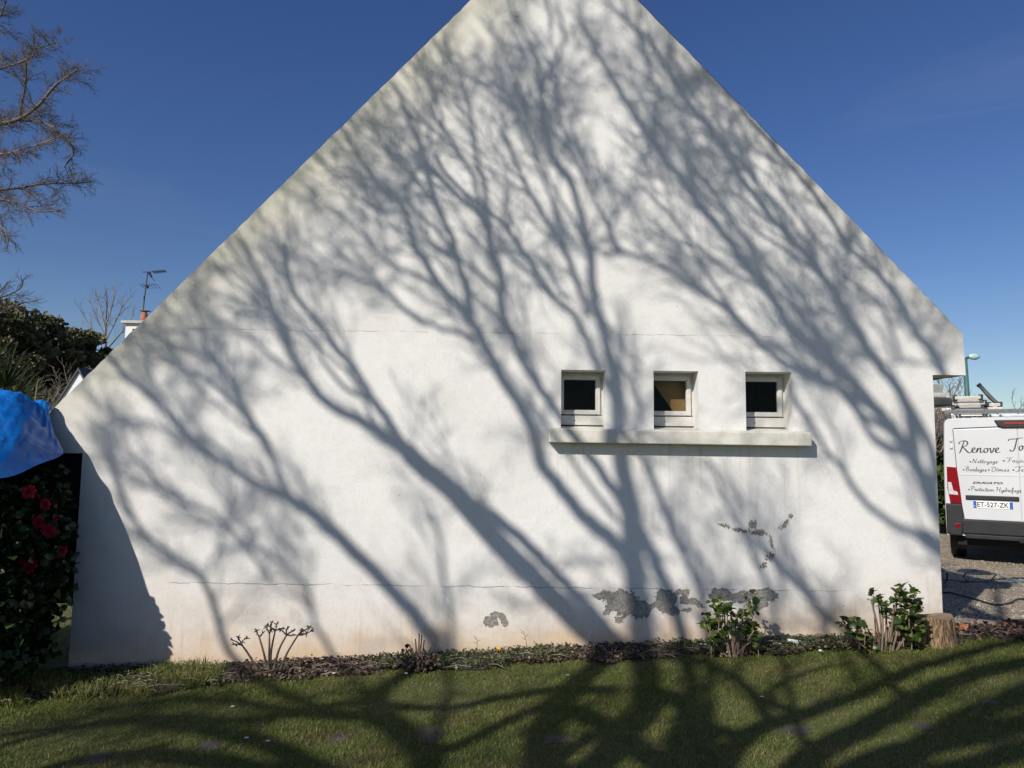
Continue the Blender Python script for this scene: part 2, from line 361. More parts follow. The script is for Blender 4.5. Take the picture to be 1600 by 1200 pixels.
SILL_T = wall_uv(1060, 673)[1]; SILL_B = wall_uv(1060, 694)[1]
# rake edges are drawn slightly uneven, as trowelled render is
def rag(a, b, n, amp=.006):
    t = np.linspace(0, 1, n)[1:-1]; return [(a[0] + (b[0] - a[0]) * q + random.uniform(-amp, amp), a[1] + (b[1] - a[1]) * q + random.uniform(-amp, amp)) for q in t]
loop = [(WL, -.6), (WR, -.6), (WR, ZR), (RE[0] + .012, ZR), RE] + rag(RE, AP, 90, .003) + [AP] + rag(AP, LE, 90, .004) + [LE, wall_uv(76, 648), (wall_uv(75.5, 700)[0], ZL), (WL, ZL)]
holes = [[(x0, z0), (x0, z1), (x1, z1), (x1, z0)] for (x0, x1, z0, z1) in [(a, b, SILL_T - .004, d) for (a, b, c, d) in wins]]
polys = [[Vector((x, z, 0)) for x, z in l] for l in [loop] + holes]; flat = [p for l in polys for p in l]
tri = tessellate_polygon(polys); TH = .25
V = [(p.x, WY, p.y) for p in flat] + [(p.x, WY + TH, p.y) for p in flat]; n = len(flat)
Fs = [tuple(t) for t in tri] + [tuple(i + n for i in t) for t in tri]; k = 0
for l in polys:
    for i in range(len(l)):
        a, b_ = k + i, k + (i + 1) % len(l); Fs.append((a, b_, b_ + n, a + n))
    k += len(l)
me = bpy.data.meshes.new('gable_wall'); me.from_pydata(V, [], Fs); bm = bmesh.new(); bm.from_mesh(me)
hobj('gable_wall', bm_mesh(bm, 'gable_wall'), M_plaster)
boxes_ = lambda nm, L, m, bv=.003: hobj(nm, (lambda bm: ([box(bm, lo, hi, bv) for lo, hi in L], bm_mesh(bm, nm))[1])(bmesh.new()), m)
yb = WY + TH
M_wall2 = mat('side_render', (.72, .71, .68), .92, (.64, .63, .59), 2, .4, 80)
boxes_('side_wall', [((WL + .0, yb + .002, -.6), (WL + .22, WY + DEPTH, ZL))], M_wall2)
boxes_('side_wall', [((WR - .22, yb + .002, -.6), (WR - .003, WY + DEPTH, ZR))], M_wall2)
boxes_('ceiling_slab', [((WL + .23, yb + .002, 2.6), (WR - .23, WY + DEPTH - .3, 2.75))], M_room)
def slab(nm, P, y0, y1, m):
    bm = bmesh.new(); a = [bm.verts.new((x, y0, z)) for x, z in P]; c = [bm.verts.new((x, y1, z)) for x, z in P]
    bm.faces.new(a); bm.faces.new(c[::-1])
    for i in range(len(P)): bm.faces.new((a[i], a[(i + 1) % len(P)], c[(i + 1) % len(P)], c[i]))
    return hobj(nm, bm_mesh(bm, nm), m)
slab('back_wall', [(WL + .23, -.6), (WR - .23, -.6), (WR - .23, 2.5), (AP[0], AP[1] - .3), (WL + .23, 2.1)], WY + DEPTH - .24, WY + DEPTH - .004, M_wall2)
e = .019; t_ = .16   # roof slopes: their slate edge shows as a thin dark line along the rakes
slab('roof_slope', [(LE[0] - .012, LE[1] - .01), (AP[0], AP[1] + e * 1.4), (AP[0], AP[1] - t_), (LE[0] + .12, LE[1] - .02)], WY + .02, WY + DEPTH + .1, M_slate)
slab('roof_slope', [(AP[0] + .001, AP[1] + e * 1.4), (RE[0] + .012, RE[1] + .004), (RE[0] - .1, RE[1] - .06), (AP[0] + .001, AP[1] - t_)], WY + .021, WY + DEPTH + .1, M_slate)
M_soffit = mat('soffit_wood', (.10, .075, .05), .8, (.14, .11, .08), 5)
slab('soffit', [(WR + .002, ZR + .004), (RE[0] - .03, ZR + .004), (RE[0] - .03, ZR + .05), (WR + .002, ZR + .05)], yb + .003, WY + DEPTH, M_soffit)
slab('fascia', [(RE[0] - .028, ZR + .003), (RE[0] + .004, ZR + .003), (RE[0] + .004, RE[1] - .03), (RE[0] - .028, RE[1] - .07)], yb + .003, WY + DEPTH, M_white)
slab('soffit', [(LE[0] + .03, ZL + .004), (WL - .002, ZL + .004), (WL - .002, ZL + .05), (LE[0] + .03, ZL + .05)], yb + .003, WY + DEPTH, M_soffit)
slab('fascia', [(LE[0] - .004, ZL + .003), (LE[0] + .028, ZL + .003), (LE[0] + .028, LE[1] - .07), (LE[0] - .004, LE[1] - .03)], yb + .003, WY + DEPTH, M_white)
# long sill
sx0 = wall_uv(857, 680)[0]; sx1 = wall_uv(1260, 680)[0]
bm = bmesh.new(); box(bm, (sx0, WY - .118, SILL_B), (sx1, WY - .001, SILL_T + .012), .007)
for v in bm.verts:
    if v.co.z > SILL_B + .05 and v.co.y < WY - .06: v.co.z -= .016
    v.co.z += .003 * math.sin(v.co.x * 9) + (v.co.x - sx0) * -.001
hobj('window_sill', bm_mesh(bm, 'window_sill'), M_sill)
M_glass = bpy.data.materials.new('window_glass'); M_glass.use_nodes = True; nt_ = M_glass.node_tree; nt_.nodes.remove(nt_.nodes['Principled BSDF'])
g1 = N(nt_, 'ShaderNodeBsdfGlossy'); g1.inputs['Roughness'].default_value = .03; g1.inputs[0].default_value = (.40, .42, .44, 1); g2 = N(nt_, 'ShaderNodeBsdfTransparent'); g2.inputs[0].default_value = (.80, .82, .80, 1)
lw = N(nt_, 'ShaderNodeFresnel'); lw.inputs[0].default_value = 1.25; gm = N(nt_, 'ShaderNodeMixShader')
nt_.links.new(lw.outputs[0], gm.inputs[0]); nt_.links.new(g2.outputs[0], gm.inputs[1]); nt_.links.new(g1.outputs[0], gm.inputs[2]); nt_.links.new(gm.outputs[0], nt_.nodes['Material Output'].inputs[0])
M_kraft = mat('kraft_board', (.62, .36, .16), .8, (.46, .26, .10), 6, .2, 20)
wl = ['left of the three small windows, dark pane', 'middle window with brown board behind the pane', 'right of the three small windows, dark pane']
def ring(bm, x0, x1, z0, z1, w_, y0, y1, bv=.003):
    box(bm, (x0, y0, z0), (x0 + w_, y1, z1), bv); box(bm, (x1 - w_, y0, z0), (x1, y1, z1), bv)
    box(bm, (x0 + w_, y0 + .0008, z0), (x1 - w_, y1 - .0008, z0 + w_), bv); box(bm, (x0 + w_, y0 + .0008, z1 - w_), (x1 - w_, y1 - .0008, z1), bv)
for i, (x0, x1, z0, z1) in enumerate(wins):
    zs = SILL_T + .045; Y1 = WY + REV; x0 -= .035
    win = empty('window', (0, 0, 0)); win.parent = house; win.location = (0, -WY, 0); win['label'] = wl[i]
    def wo(nm, bm, m): return obj(nm, bm_mesh(bm, nm), m, win)
    bm = bmesh.new()   # sloping mortar behind the sill
    box(bm, (x0 + .04, WY + .001, SILL_T - .02), (x1 - .004, Y1 + .03, SILL_T + .004), .002)
    for v in bm.verts:
        if v.co.y > WY + .1 and v.co.z > SILL_T - .01: v.co.z += .035
    wo('sill_slope', bm, M_sill)
    bm = bmesh.new(); zt = z1 + .012; X1 = x1 + .010
    ring(bm, x0, X1, zs, zt, .050, Y1, Y1 + .06)
    box(bm, (x0 + .0, Y1 - .012, zs + .002), (X1 - .001, Y1 - .001, zs + .085), .003)
    wo('frame', bm, M_white)
    sx_0, sx_1, sz0, sz1 = x0 + .030, X1 - .036, zs + .095, zt - .040
    bm = bmesh.new(); ring(bm, sx_0, sx_1, sz0, sz1, .036, Y1 - .022, Y1 + .03, .005); ring(bm, sx_0 + .031, sx_1 - .031, sz0 + .031, sz1 - .031, .010, Y1 - .012, Y1 + .02, .002)
    wo('sash', bm, M_white)
    bm = bmesh.new(); box(bm, (sx_0 + .036, Y1 + .004, sz0 + .036), (sx_1 - .036, Y1 + .008, sz1 - .036)); wo('pane', bm, M_glass)
    bm = bmesh.new(); box(bm, (sx_0 - .02, Y1 + .0, sz0 - .018), (sx_1 + .02, Y1 + .01, sz0 - .004)); wo('gasket', bm, M_black)
    bm = bmesh.new(); box(bm, (x0 + .165, Y1 - .016, zs + .036), (x0 + .172, Y1 - .0125, zs + .046)); wo('drain_hole', bm, M_black)
    bm = bmesh.new(); q = (x0 - .05, Y1 + .061, zs - .05, x1 + .05, zt + .05)   # the unlit room box behind this opening
    c = .9
    vs = [bm.verts.new(p) for p in [(q[0], q[1], q[2]), (q[3], q[1], q[2]), (q[3], q[1], q[4]), (q[0], q[1], q[4]), (q[0], q[1] + c, q[2]), (q[3], q[1] + c, q[2]), (q[3], q[1] + c, q[4]), (q[0], q[1] + c, q[4])]]
    for f in ((4, 5, 6, 7), (0, 1, 5, 4), (2, 3, 7, 6), (1, 2, 6, 5), (0, 4, 7, 3)): bm.faces.new([vs[j] for j in f])
    wo('interior', bm, M_room)
    if i == 1:
        bm = bmesh.new(); ya = Y1 + .075
        P = [(sx_0 + .02, sz1), (sx_1 + .02, sz1), (sx_1 + .02, sz0), (sx_1 - .11, sz0), (sx_0 + .03, sz1 - .02)]
        A = [bm.verts.new((x, ya, z)) for x, z in P]; B = [bm.verts.new((x, ya + .006, z)) for x, z in P]; bm.faces.new(A); bm.faces.new(B[::-1])
        for j in range(5): bm.faces.new((A[j], A[(j + 1) % 5], B[(j + 1) % 5], B[j]))
        obj('cardboard_sheet', bm_mesh(bm, 'cardboard_sheet'), M_kraft, None, label='brown cardboard sheet leaning inside the middle window', cat='cardboard')
# unit hung under the right eave
hb = empty('hanging_heater', (0, 0, 0), label='ribbed grey box hanging by a rod under the right eave', cat='outdoor heater')
a = at(1461, 634, 8.0); b_ = at(1488, 607, 8.0); M_gb = mat('grey_metal', (.34, .34, .32), .5, (.27, .27, .25), 5); M_lg = mat('light_metal', (.60, .59, .55), .5, (.5, .5, .46), 9); M_dm = mat('dark_metal', (.045, .047, .05), .55, (.07, .07, .07), 9)
x0, x1, z0, z1 = a.x - .08, b_.x, a.z, b_.z
boxes('housing', [((x0, 8.0, z0), (x1, 8.4, z0 + .09))], M_dm, hb, .02)
boxes('ribbed_case', [((x0, 8.02, z0 + .092), (x1 - .02, 8.38, z1 - .045))] + [((x0 + .012 + j * .017, 8.008, z0 + .10), (x0 + .019 + j * .017, 8.019, z1 - .05)) for j in range(12)], M_lg, hb, .002)
boxes('top_box', [((x0, 8.05, z1 - .043), (x1 - .075, 8.35, z1 + .05))], M_gb, hb, .008)
boxes('rod', [((x1 - .035, 8.19, z1 - .044), (x1 - .022, 8.203, ZR + .004))], M_dm, hb, .002)
boxes('clamp', [((x1 - .045, 8.18, z1 - .044), (x1 - .012, 8.215, z1 - .01))], M_dm, hb, .003)
# ------------------------------------------------------------------ garden trees behind the viewer (their shadows fall on wall and lawn)
LV = np.array([SX, 1.0, -SZ])
def shadow_pt(u, v):
    p = at(u, v, WY)
    if p.z < float(gz(p.x, WY)): p = gpt(u, v)
    return np.array(p)
def lift(u, v, yt): p = shadow_pt(u, v); return p - LV * (p[1] - yt)
def twigs(T, P, rad, lvl, rng, length, every, spread=.8, up=.12, minr=.0022, wob=.12):
    P = np.asarray(P); seg = np.linalg.norm(np.diff(P, axis=0), axis=1); cum = np.concatenate([[0], np.cumsum(seg)]); tot = cum[-1]
    s = every * rng.uniform(.3, 1.2)
    while s < tot:
        i = min(np.searchsorted(cum, s) - 1, len(P) - 2); i = max(i, 0); f = (s - cum[i]) / max(seg[i], 1e-6)
        p = P[i] * (1 - f) + P[i + 1] * f; t = (P[i + 1] - P[i]) / max(seg[i], 1e-6); r = float(rad[i] * (1 - f) + rad[i + 1] * f)
        q = rng.normal(size=3); q -= t * q.dot(t); q /= np.linalg.norm(q)
        d = t * rng.uniform(.55, 1) + q * spread * rng.uniform(.5, 1.1) + np.array([0, 0, up]); d /= np.linalg.norm(d)
        L = length * rng.uniform(.45, 1.15) * (1 - .45 * s / tot); m = max(4, int(L / .09)) if lvl > 1 else 4
        pts = [p]; dd = d.copy()
        for k in range(m - 1):
            dd = dd + rng.normal(size=3) * wob + t * .05 + np.array([0, 0, up * .3]); dd /= np.linalg.norm(dd); pts.append(pts[-1] + dd * L / (m - 1))
        r0 = max(min(r * .6, .0022 + L * .0115), minr); rr = np.linspace(r0, minr * .7, m)
        T.add(pts, rr, 5 if lvl > 1 else 3, cap=False)
        if lvl > 1: twigs(T, pts, rr, lvl - 1, rng, length * .5, every * .55, spread, up, minr, wob)
        s += every * rng.uniform(.5, 1.5)
# each limb: base -> tip in the photograph's pixels as its SHADOW falls, shadow width at base and tip, depth drift of the tip
TL = dict(trunk=[([(560, 1600), (640, 1300), (668, 1180), (600, 1120), (592, 1085), (640, 1050), (684, 1016), (655, 970), (630, 940), (580, 890), (530, 840), (490, 805), (455, 782)], 34, 19, 0)], limbs=[
    ([(455, 782), (410, 760), (375, 740), (335, 712), (305, 692), (275, 660), (245, 630), (210, 600), (180, 565)], 14, 7, .6),
    ([(455, 782), (440, 755), (430, 725), (420, 695), (400, 665), (385, 640), (365, 600), (350, 575), (325, 545), (312, 500), (300, 455)], 12, 5, -.5),
    ([(420, 700), (405, 680), (380, 668), (350, 640), (330, 622), (300, 600)], 6, 3, -.8),
    ([(350, 575), (325, 560), (290, 545), (250, 530), (222, 520)], 6, 3, .5),
    ([(600, 1125), (500, 1108), (400, 1060), (360, 1020), (345, 985), (332, 940), (318, 905), (295, 885), (260, 860), (225, 835), (205, 800), (185, 750), (165, 715)], 15, 6, .8),
    ([(610, 1130), (570, 1085), (530, 1035), (500, 990), (480, 925), (450, 885), (410, 860), (380, 825), (365, 785), (360, 750)], 11, 4, -1.0),
    ([(318, 905), (330, 880), (350, 862), (380, 850), (395, 830)], 6, 3, .3)])
TC = dict(trunk=[([(760, 1620), (860, 1300), (960, 1165), (1010, 1110), (1010, 1060), (1003, 1009), (1000, 952), (993, 900), (988, 850), (985, 800), (978, 755), (968, 700), (967, 660), (963, 600), (955, 560)], 46, 19, 0),
                 ([(860, 1300), (850, 1200), (860, 1120), (900, 1070), (952, 1020), (915, 985), (865, 935), (815, 885), (767, 835), (735, 800), (710, 772), (680, 745), (655, 725), (635, 706)], 42, 30, .2)], limbs=[
    ([(1010, 1060), (985, 1020), (949, 985), (922, 952), (895, 925), (865, 894), (835, 861), (801, 830), (771, 807), (735, 785)], 22, 16, .5),
    ([(635, 706), (590, 673), (545, 648), (510, 628), (485, 600), (460, 565), (440, 525), (425, 480), (410, 440), (390, 400), (372, 368)], 20, 8, -.6),
    ([(635, 706), (620, 680), (600, 650), (575, 615), (555, 580), (530, 550), (505, 515), (480, 485), (455, 450), (445, 415), (440, 380)], 17, 6, .7),
    ([(578, 618), (545, 610), (520, 585), (500, 555), (485, 525), (460, 500), (440, 485)], 9, 4, .2),
    ([(998, 930), (985, 880), (955, 843), (929, 820), (905, 798), (875, 762), (848, 727), (840, 700), (830, 665), (810, 630), (790, 600), (775, 570), (760, 545), (745, 515), (720, 480), (690, 450), (665, 410), (645, 375), (637, 340), (625, 320), (600, 300), (580, 270), (555, 235), (535, 200)], 26, 7, -.4),
    ([(736, 500), (732, 470), (725, 440), (715, 405), (705, 370), (690, 340), (680, 310), (670, 270), (660, 240), (645, 200), (630, 160), (615, 130)], 14, 6, .3),
    ([(670, 262), (655, 262), (640, 285), (632, 320)], 7, 4, .3),
    ([(985, 810), (955, 760), (920, 712), (885, 665), (855, 620), (825, 577), (800, 525), (785, 490), (782, 462), (783, 430), (770, 390), (757, 350), (745, 330), (715, 305), (690, 280), (668, 258)], 17, 8, .6),
    ([(967, 640), (955, 575), (945, 530), (935, 490), (925, 450), (925, 410), (915, 370), (905, 325), (890, 280), (865, 245), (852, 200), (845, 150), (840, 100), (825, 65), (805, 25), (790, -10), (780, -60)], 17, 6, -.5),
    ([(965, 640), (935, 575), (910, 520), (895, 490), (865, 465), (840, 425), (815, 390), (795, 360), (775, 340), (730, 302), (700, 275), (680, 240)], 12, 6, .9),
    ([(918, 490), (905, 450), (885, 400), (865, 365), (840, 320), (815, 280), (800, 240), (780, 200)], 11, 5, .4),
    ([(925, 415), (930, 385), (955, 360), (960, 320), (950, 285), (935, 260)], 8, 4, -.9),
    ([(745, 527), (715, 520), (680, 510), (640, 490), (595, 450), (560, 435), (520, 415), (480, 385), (450, 350)], 9, 4, -.9),
    ([(690, 450), (665, 437), (640, 425), (605, 410), (575, 375), (545, 345), (510, 320), (480, 285)], 8, 4, -1.1),
    ([(765, 365), (762, 330), (755, 280), (745, 250), (740, 200), (733, 160), (712, 110), (695, 60)], 9, 5, -.3),
    ([(1120, 1290), (1100, 1180), (1085, 1090), (1068, 1010), (1054, 945), (1037, 911), (1020, 870), (1000, 830)], 20, 20, .3),
    ([(1130, 1280), (1115, 1150), (1110, 1060), (1105, 1000), (1098, 935), (1074, 874), (1054, 835), (1036, 790), (1020, 750), (1002, 715), (985, 690)], 13, 9, .8),
    ([(985, 700), (1000, 650), (990, 600), (970, 570), (975, 520)], 8, 4, 1.0),
    ([(962, 810), (930, 770), (905, 735), (885, 700), (850, 660), (815, 625)], 9, 5, -.7),
    ([(680, 1170), (700, 1090), (704, 1020), (703, 950), (692, 890), (686, 840), (675, 800)], 10, 6, -1.6),
    ([(625, 330), (600, 330), (560, 310), (520, 270), (485, 240)], 7, 3, -.2)])
TR = dict(trunk=[([(1250, 1620), (1300, 1300), (1420, 1180), (1560, 1100), (1700, 1030), (1640, 980), (1560, 930), (1467, 854), (1437, 835)], 40, 26, 0)], limbs=[
    ([(1437, 835), (1408, 825), (1362, 796), (1338, 767), (1315, 732), (1292, 703), (1268, 662), (1240, 620), (1225, 580)], 13, 6, .4),
    ([(1560, 930), (1500, 850), (1461, 790), (1440, 743), (1420, 708), (1397, 673), (1367, 638), (1338, 603), (1309, 580), (1268, 545), (1233, 510), (1210, 469), (1175, 422), (1140, 376), (1105, 335), (1075, 295), (1040, 250), (995, 188), (955, 120), (925, 70), (905, 30)], 27, 7, -.4),
    ([(1430, 730), (1420, 640), (1390, 590), (1356, 545), (1332, 498), (1303, 457), (1268, 411), (1233, 370), (1192, 323), (1140, 250), (1100, 190), (1050, 120), (1010, 50)], 20, 6, .6),
    ([(1560, 930), (1520, 780), (1500, 680), (1472, 575), (1432, 520), (1410, 480), (1373, 428), (1327, 388), (1270, 300), (1200, 220), (1130, 130)], 17, 6, 1.0),
    ([(1367, 638), (1320, 612), (1268, 592), (1210, 557), (1163, 510), (1128, 475), (1082, 448), (1040, 418), (1000, 402), (965, 395), (945, 400)], 14, 7, -.8),
    ([(1461, 780), (1455, 700), (1400, 600), (1345, 535), (1290, 440), (1240, 400), (1180, 360)], 18, 5, .2),
    ([(1397, 673), (1350, 650), (1300, 600), (1250, 570), (1200, 530)], 14, 5, 1.2),
    ([(1420, 708), (1370, 690), (1340, 640), (1330, 600), (1280, 520), (1260, 470)], 16, 5, -1.2),
    ([(1260, 1190), (1240, 1100), (1225, 1040), (1217, 1000), (1206, 945), (1197, 909), (1181, 882), (1175, 849), (1151, 816), (1134, 780), (1120, 743), (1100, 715)], 11, 6, -.6),
    ([(1420, 1100), (1380, 1050), (1330, 1000), (1297, 965), (1262, 930), (1235, 902), (1212, 882), (1190, 850)], 14, 7, 1.0),
    ([(1040, 250), (1020, 200), (1030, 150), (1010, 100), (1000, 40)], 9, 4, .4),
    ([(1360, 1090), (1320, 1030), (1290, 985), (1275, 940), (1240, 905), (1200, 870)], 8, 5, -1.0)])
# shadows that lie on the lawn only: more limbs of the same trees, low on them
TL['limbs'] += [([(1180, 1300), (1040, 1200), (940, 1130), (860, 1105), (780, 1135), (700, 1172), (650, 1160), (600, 1130)], 31, 18, .1), ([(600, 1120), (500, 1118), (390, 1100), (280, 1092), (150, 1110)], 24, 11, .3), ([(660, 1300), (480, 1190), (330, 1140), (180, 1128), (60, 1150), (-60, 1190)], 27, 16, -.2)]
TC['limbs'] += [([(960, 1080), (880, 1078), (780, 1092), (690, 1108), (560, 1098), (470, 1112)], 27, 14, .3), ([(1080, 1230), (1060, 1160), (1075, 1110), (1010, 1072)], 34, 25, 0), ([(1085, 1130), (1170, 1150), (1200, 1128), (1180, 1090), (1140, 1055), (1085, 1030)], 24, 14, .4)]
TR['limbs'] += [([(1080, 1260), (1170, 1150), (1240, 1122), (1330, 1090), (1420, 1050), (1510, 1022), (1600, 1000)], 31, 23, 0), ([(1180, 1300), (1260, 1190), (1345, 1140), (1420, 1100), (1500, 1060), (1620, 1030), (1700, 1010)], 42, 28, .2), ([(1230, 1280), (1360, 1190), (1480, 1160), (1600, 1130), (1720, 1090)], 37, 30, .3), ([(1260, 1120), (1200, 1090), (1250, 1055), (1340, 1035)], 17, 9, .2)]
TL['limbs'] += [([(600, 1290), (430, 1215), (260, 1180), (120, 1190), (0, 1230)], 30, 22, .3), ([(470, 1115), (380, 1128), (260, 1120), (120, 1135), (0, 1150)], 20, 12, -.2)]
TC['limbs'] += [([(960, 1290), (900, 1225), (870, 1190), (930, 1150), (1000, 1130)], 26, 20, .2)]
TR['limbs'] += [([(1300, 1300), (1420, 1230), (1540, 1190), (1680, 1150)], 34, 28, 0)]
E_ = lambda L: [(p, 7.5, 3.2, rr) for p, rr in L]
TC['limbs'] += E_([([(885, 400), (870, 335), (850, 280), (820, 200), (790, 140), (770, 80)], .5), ([(922, 405), (900, 350), (868, 300), (835, 230), (800, 170), (760, 100)], -.6), ([(965, 398), (950, 350), (925, 300), (890, 230), (870, 160), (880, 90)], .9),
    ([(723, 440), (700, 380), (650, 330), (600, 290), (560, 270), (520, 260)], .5), ([(782, 462), (740, 420), (700, 400), (650, 370), (590, 345), (540, 320)], -.5), ([(590, 673), (562, 610), (530, 570), (470, 520), (420, 500), (350, 480)], .9),
    ([(485, 600), (430, 560), (390, 530), (340, 500), (290, 470)], -.8), ([(460, 565), (440, 500), (400, 470), (350, 430), (330, 410)], .7), ([(690, 340), (660, 290), (610, 240), (580, 200), (560, 180)], -.5), ([(845, 150), (860, 110), (880, 60), (870, 0)], .5), ([(757, 350), (740, 280), (700, 210), (680, 150), (650, 110)], .8)])
TL['limbs'] += E_([([(430, 725), (385, 655), (340, 605), (280, 572), (225, 560)], .8), ([(375, 740), (330, 690), (280, 680), (230, 660), (190, 665)], -.7), ([(420, 900), (380, 850), (330, 800), (270, 780), (200, 700)], 1.0)])
TR['limbs'] += E_([([(1210, 469), (1170, 380), (1120, 310), (1060, 230), (1010, 170), (980, 90)], .7), ([(1233, 370), (1180, 280), (1120, 210), (1060, 150), (1030, 80)], -.6), ([(1303, 457), (1240, 350), (1170, 270), (1100, 180)], .8), ([(1338, 603), (1260, 500), (1190, 400), (1130, 330), (1060, 280)], -.9),
    ([(1163, 510), (1100, 420), (1060, 350), (1000, 290)], .6), ([(1405, 560), (1380, 480), (1320, 430), (1250, 340), (1200, 270)], 1.0), ([(1367, 638), (1300, 560), (1240, 480), (1190, 450), (1120, 410), (1080, 380)], .3)])
rng = np.random.default_rng(5)
def build_tree(T, base_y, label, name='bare_tree', base=None):
    root = empty(name, (0, 0, 0), label=label, cat='tree', group='leafless garden trees throwing shadows on the wall')
    ph = rng.uniform(0, 6)
    def run(tb, P, w0, w1, drift, n0=0):
        Q = cr_spline(P, 4); m = len(Q); t = np.linspace(0, 1, m)
        L = np.array([lift(u, v, base_y + 2.4 * float(smooth(1080, 350, v) if False else smooth(0, 1, (1080 - v) / 800)) + .35 * math.sin(u * .008 + ph) + .3 * math.sin(v * .011 + ph * 2) + drift * tt) for (u, v), tt in zip(Q, t)])
        L[1:-1] += rng.normal(size=(m - 2, 3)) * .006
        r = (w0 + (w1 - w0) * t ** .8) * .98 / 180 / 2; tb.add(L, r, 8); return L, r
    trunk = Tubes(); crown = Tubes(); LL = []
    for P, w0, w1, dr in T['trunk']: LL.append(run(trunk, P, w0, w1, dr))
    b0 = LL[0][0][0]; x, y = b0[0], b0[1]; g = float(gz(x, y))
    if b0[2] > g + .2:
        zz = np.linspace(g - .1, b0[2], 8); k = (zz - zz[0]) / (zz[-1] - zz[0])
        r = LL[0][1][0]; trunk.add(np.stack([x - .25 * (1 - k), y + .1 * np.sin(k * 3), zz], -1), r * (1.45 - .45 * k) + .12 * (1 - k) ** 6, 12)
    for P, w0, w1, dr in T['limbs']: LL.append(run(crown, P, w0, w1, dr))
    for i, (P, r) in enumerate(LL):
        lo = P[:, 2] < 5.0
        q = P if not lo.all() else None
        if q is None or i < len(T['trunk']): q = P[len(P) * 2 // 3:] if i < len(T['trunk']) else None; rr = r[len(r) * 2 // 3:]
        else: rr = r
        if q is not None and len(q) > 4:
            j = len(q) // 4
            twigs(crown, q[j:], rr[j:], 3, rng, 1.0, .185 if T is TL else .21, .66, .05, .0036)
        tip = P[-6:] ; d = tip[-1] - tip[0]; d /= np.linalg.norm(d)
    obj('trunk', trunk.mesh('trunk'), M_bark, root); obj('crown', crown.mesh('crown'), M_bark, root)
    return root
build_tree(TL, -1.9, 'leafless tree whose shadow climbs the left of the white wall')
build_tree(TC, -1.7, 'leafless tree whose thick trunk shadow rises under the left window')
build_tree(TR, -1.9, 'leafless tree whose shadow crosses the right of the white wall')

# ------------------------------------------------------------------ trees in the background
def limb_tree(name, limbs, Y, m, seed, label, group, length, every, spread=.8, up=.1, minr=.004, lvl=3, ydrift=1.0, gravity=0):
    rg = np.random.default_rng(seed); root = empty(name, label=label, cat='tree', group=group); tr = Tubes(); cw = Tubes()
    for k, (P, w0, w1, tw) in enumerate(limbs):
        Q = cr_spline(P, 4); t = np.linspace(0, 1, len(Q)); dr = 0 if k == 0 else rg.uniform(-1, 1) * ydrift
        L = np.array([at(u, v, Y + dr * tt) for (u, v), tt in zip(Q, t)]); r = (w0 + (w1 - w0) * t) * Y / 1150 / 2
        (tr if k == 0 else cw).add(L, r, 7)
        if tw: j = int(len(L) * tw[0]); twigs(cw, L[j:], r[j:], lvl, rg, length * tw[1], every, spread, up, minr, .24)
    obj('trunk', tr.mesh('trunk'), M_bark, root); obj('crown', cw.mesh('crown'), m, root); return root
M_twl = mat('pale_twig', (.17, .14, .115), .8, (.27, .235, .20), 2); M_twd = mat('dark_twig', (.10, .078, .06), .85, (.20, .165, .13), 3)
limb_tree('bare_tree', [([(-330, 760), (-325, 600), (-310, 420), (-290, 250), (-270, 60), (-260, -120), (-255, -260)], 46, 14, None),
    ([(-300, 380), (-220, 290), (-130, 230), (-50, 205), (0, 194), (30, 186), (60, 165), (85, 135), (105, 120), (122, 108)], 10, 2, (.35, 1.0)),
    ([(-310, 470), (-220, 380), (-120, 320), (-40, 300), (20, 295), (70, 287), (125, 286)], 8, 1.8, (.35, .95)),
    ([(-310, 470), (-200, 420), (-100, 350), (-30, 312), (20, 316), (60, 330), (95, 328)], 7, 1.8, (.35, .85)),
    ([(-50, 205), (10, 188), (60, 190), (90, 205), (115, 235), (100, 262)], 6, 2, (.3, .8)),
    ([(-280, 170), (-200, 90), (-110, 60), (-50, 40), (-5, 30), (10, 0)], 8, 2, (.4, 1.0)),
    ([(-280, 170), (-190, 140), (-90, 120), (-20, 112), (30, 98), (55, 85)], 7, 1.8, (.4, .8)),
    ([(-60, 210), (-10, 240), (40, 232), (90, 215)], 4, 1.5, (.2, .8)),
    ([(-100, 330), (-40, 345), (0, 352), (12, 372), (10, 388)], 5, 1.5, (.3, .7)),
    ([(30, 186), (40, 130), (42, 90), (60, 75), (95, 65)], 4, 1.5, (.2, .8))], 12, M_twd, 3,
    'large leafless tree reaching in at the upper left, bare twigs against the sky', None, .62, .078, .85, .03, .0023)
limb_tree('bare_tree', [([(167, 800), (167, 640), (166, 560), (165, 528), (166, 500), (167, 470), (166, 452)], 4.5, .9, (.5, .8)),
    ([(166, 530), (157, 510), (148, 490), (140, 470), (133, 460)], 2.2, .6, (.2, .8)), ([(166, 530), (176, 512), (184, 495), (192, 478), (203, 466)], 2.2, .6, (.2, .8)),
    ([(166, 540), (150, 524), (135, 500), (126, 480)], 2, .6, (.2, .8)), ([(166, 505), (173, 485), (178, 462), (176, 450)], 2.5, 1, (.2, .7)), ([(166, 520), (160, 495), (154, 470), (156, 455)], 2.5, 1, (.2, .7)),
    ([(167, 545), (185, 525), (200, 505), (210, 490)], 3, 1, (.2, .7))], 34, M_twl, 8, 'small pale leafless tree between the evergreens and the chimney', 'slender bare trees in the distance', 1.3, .24, .6, .25, .006, 2)
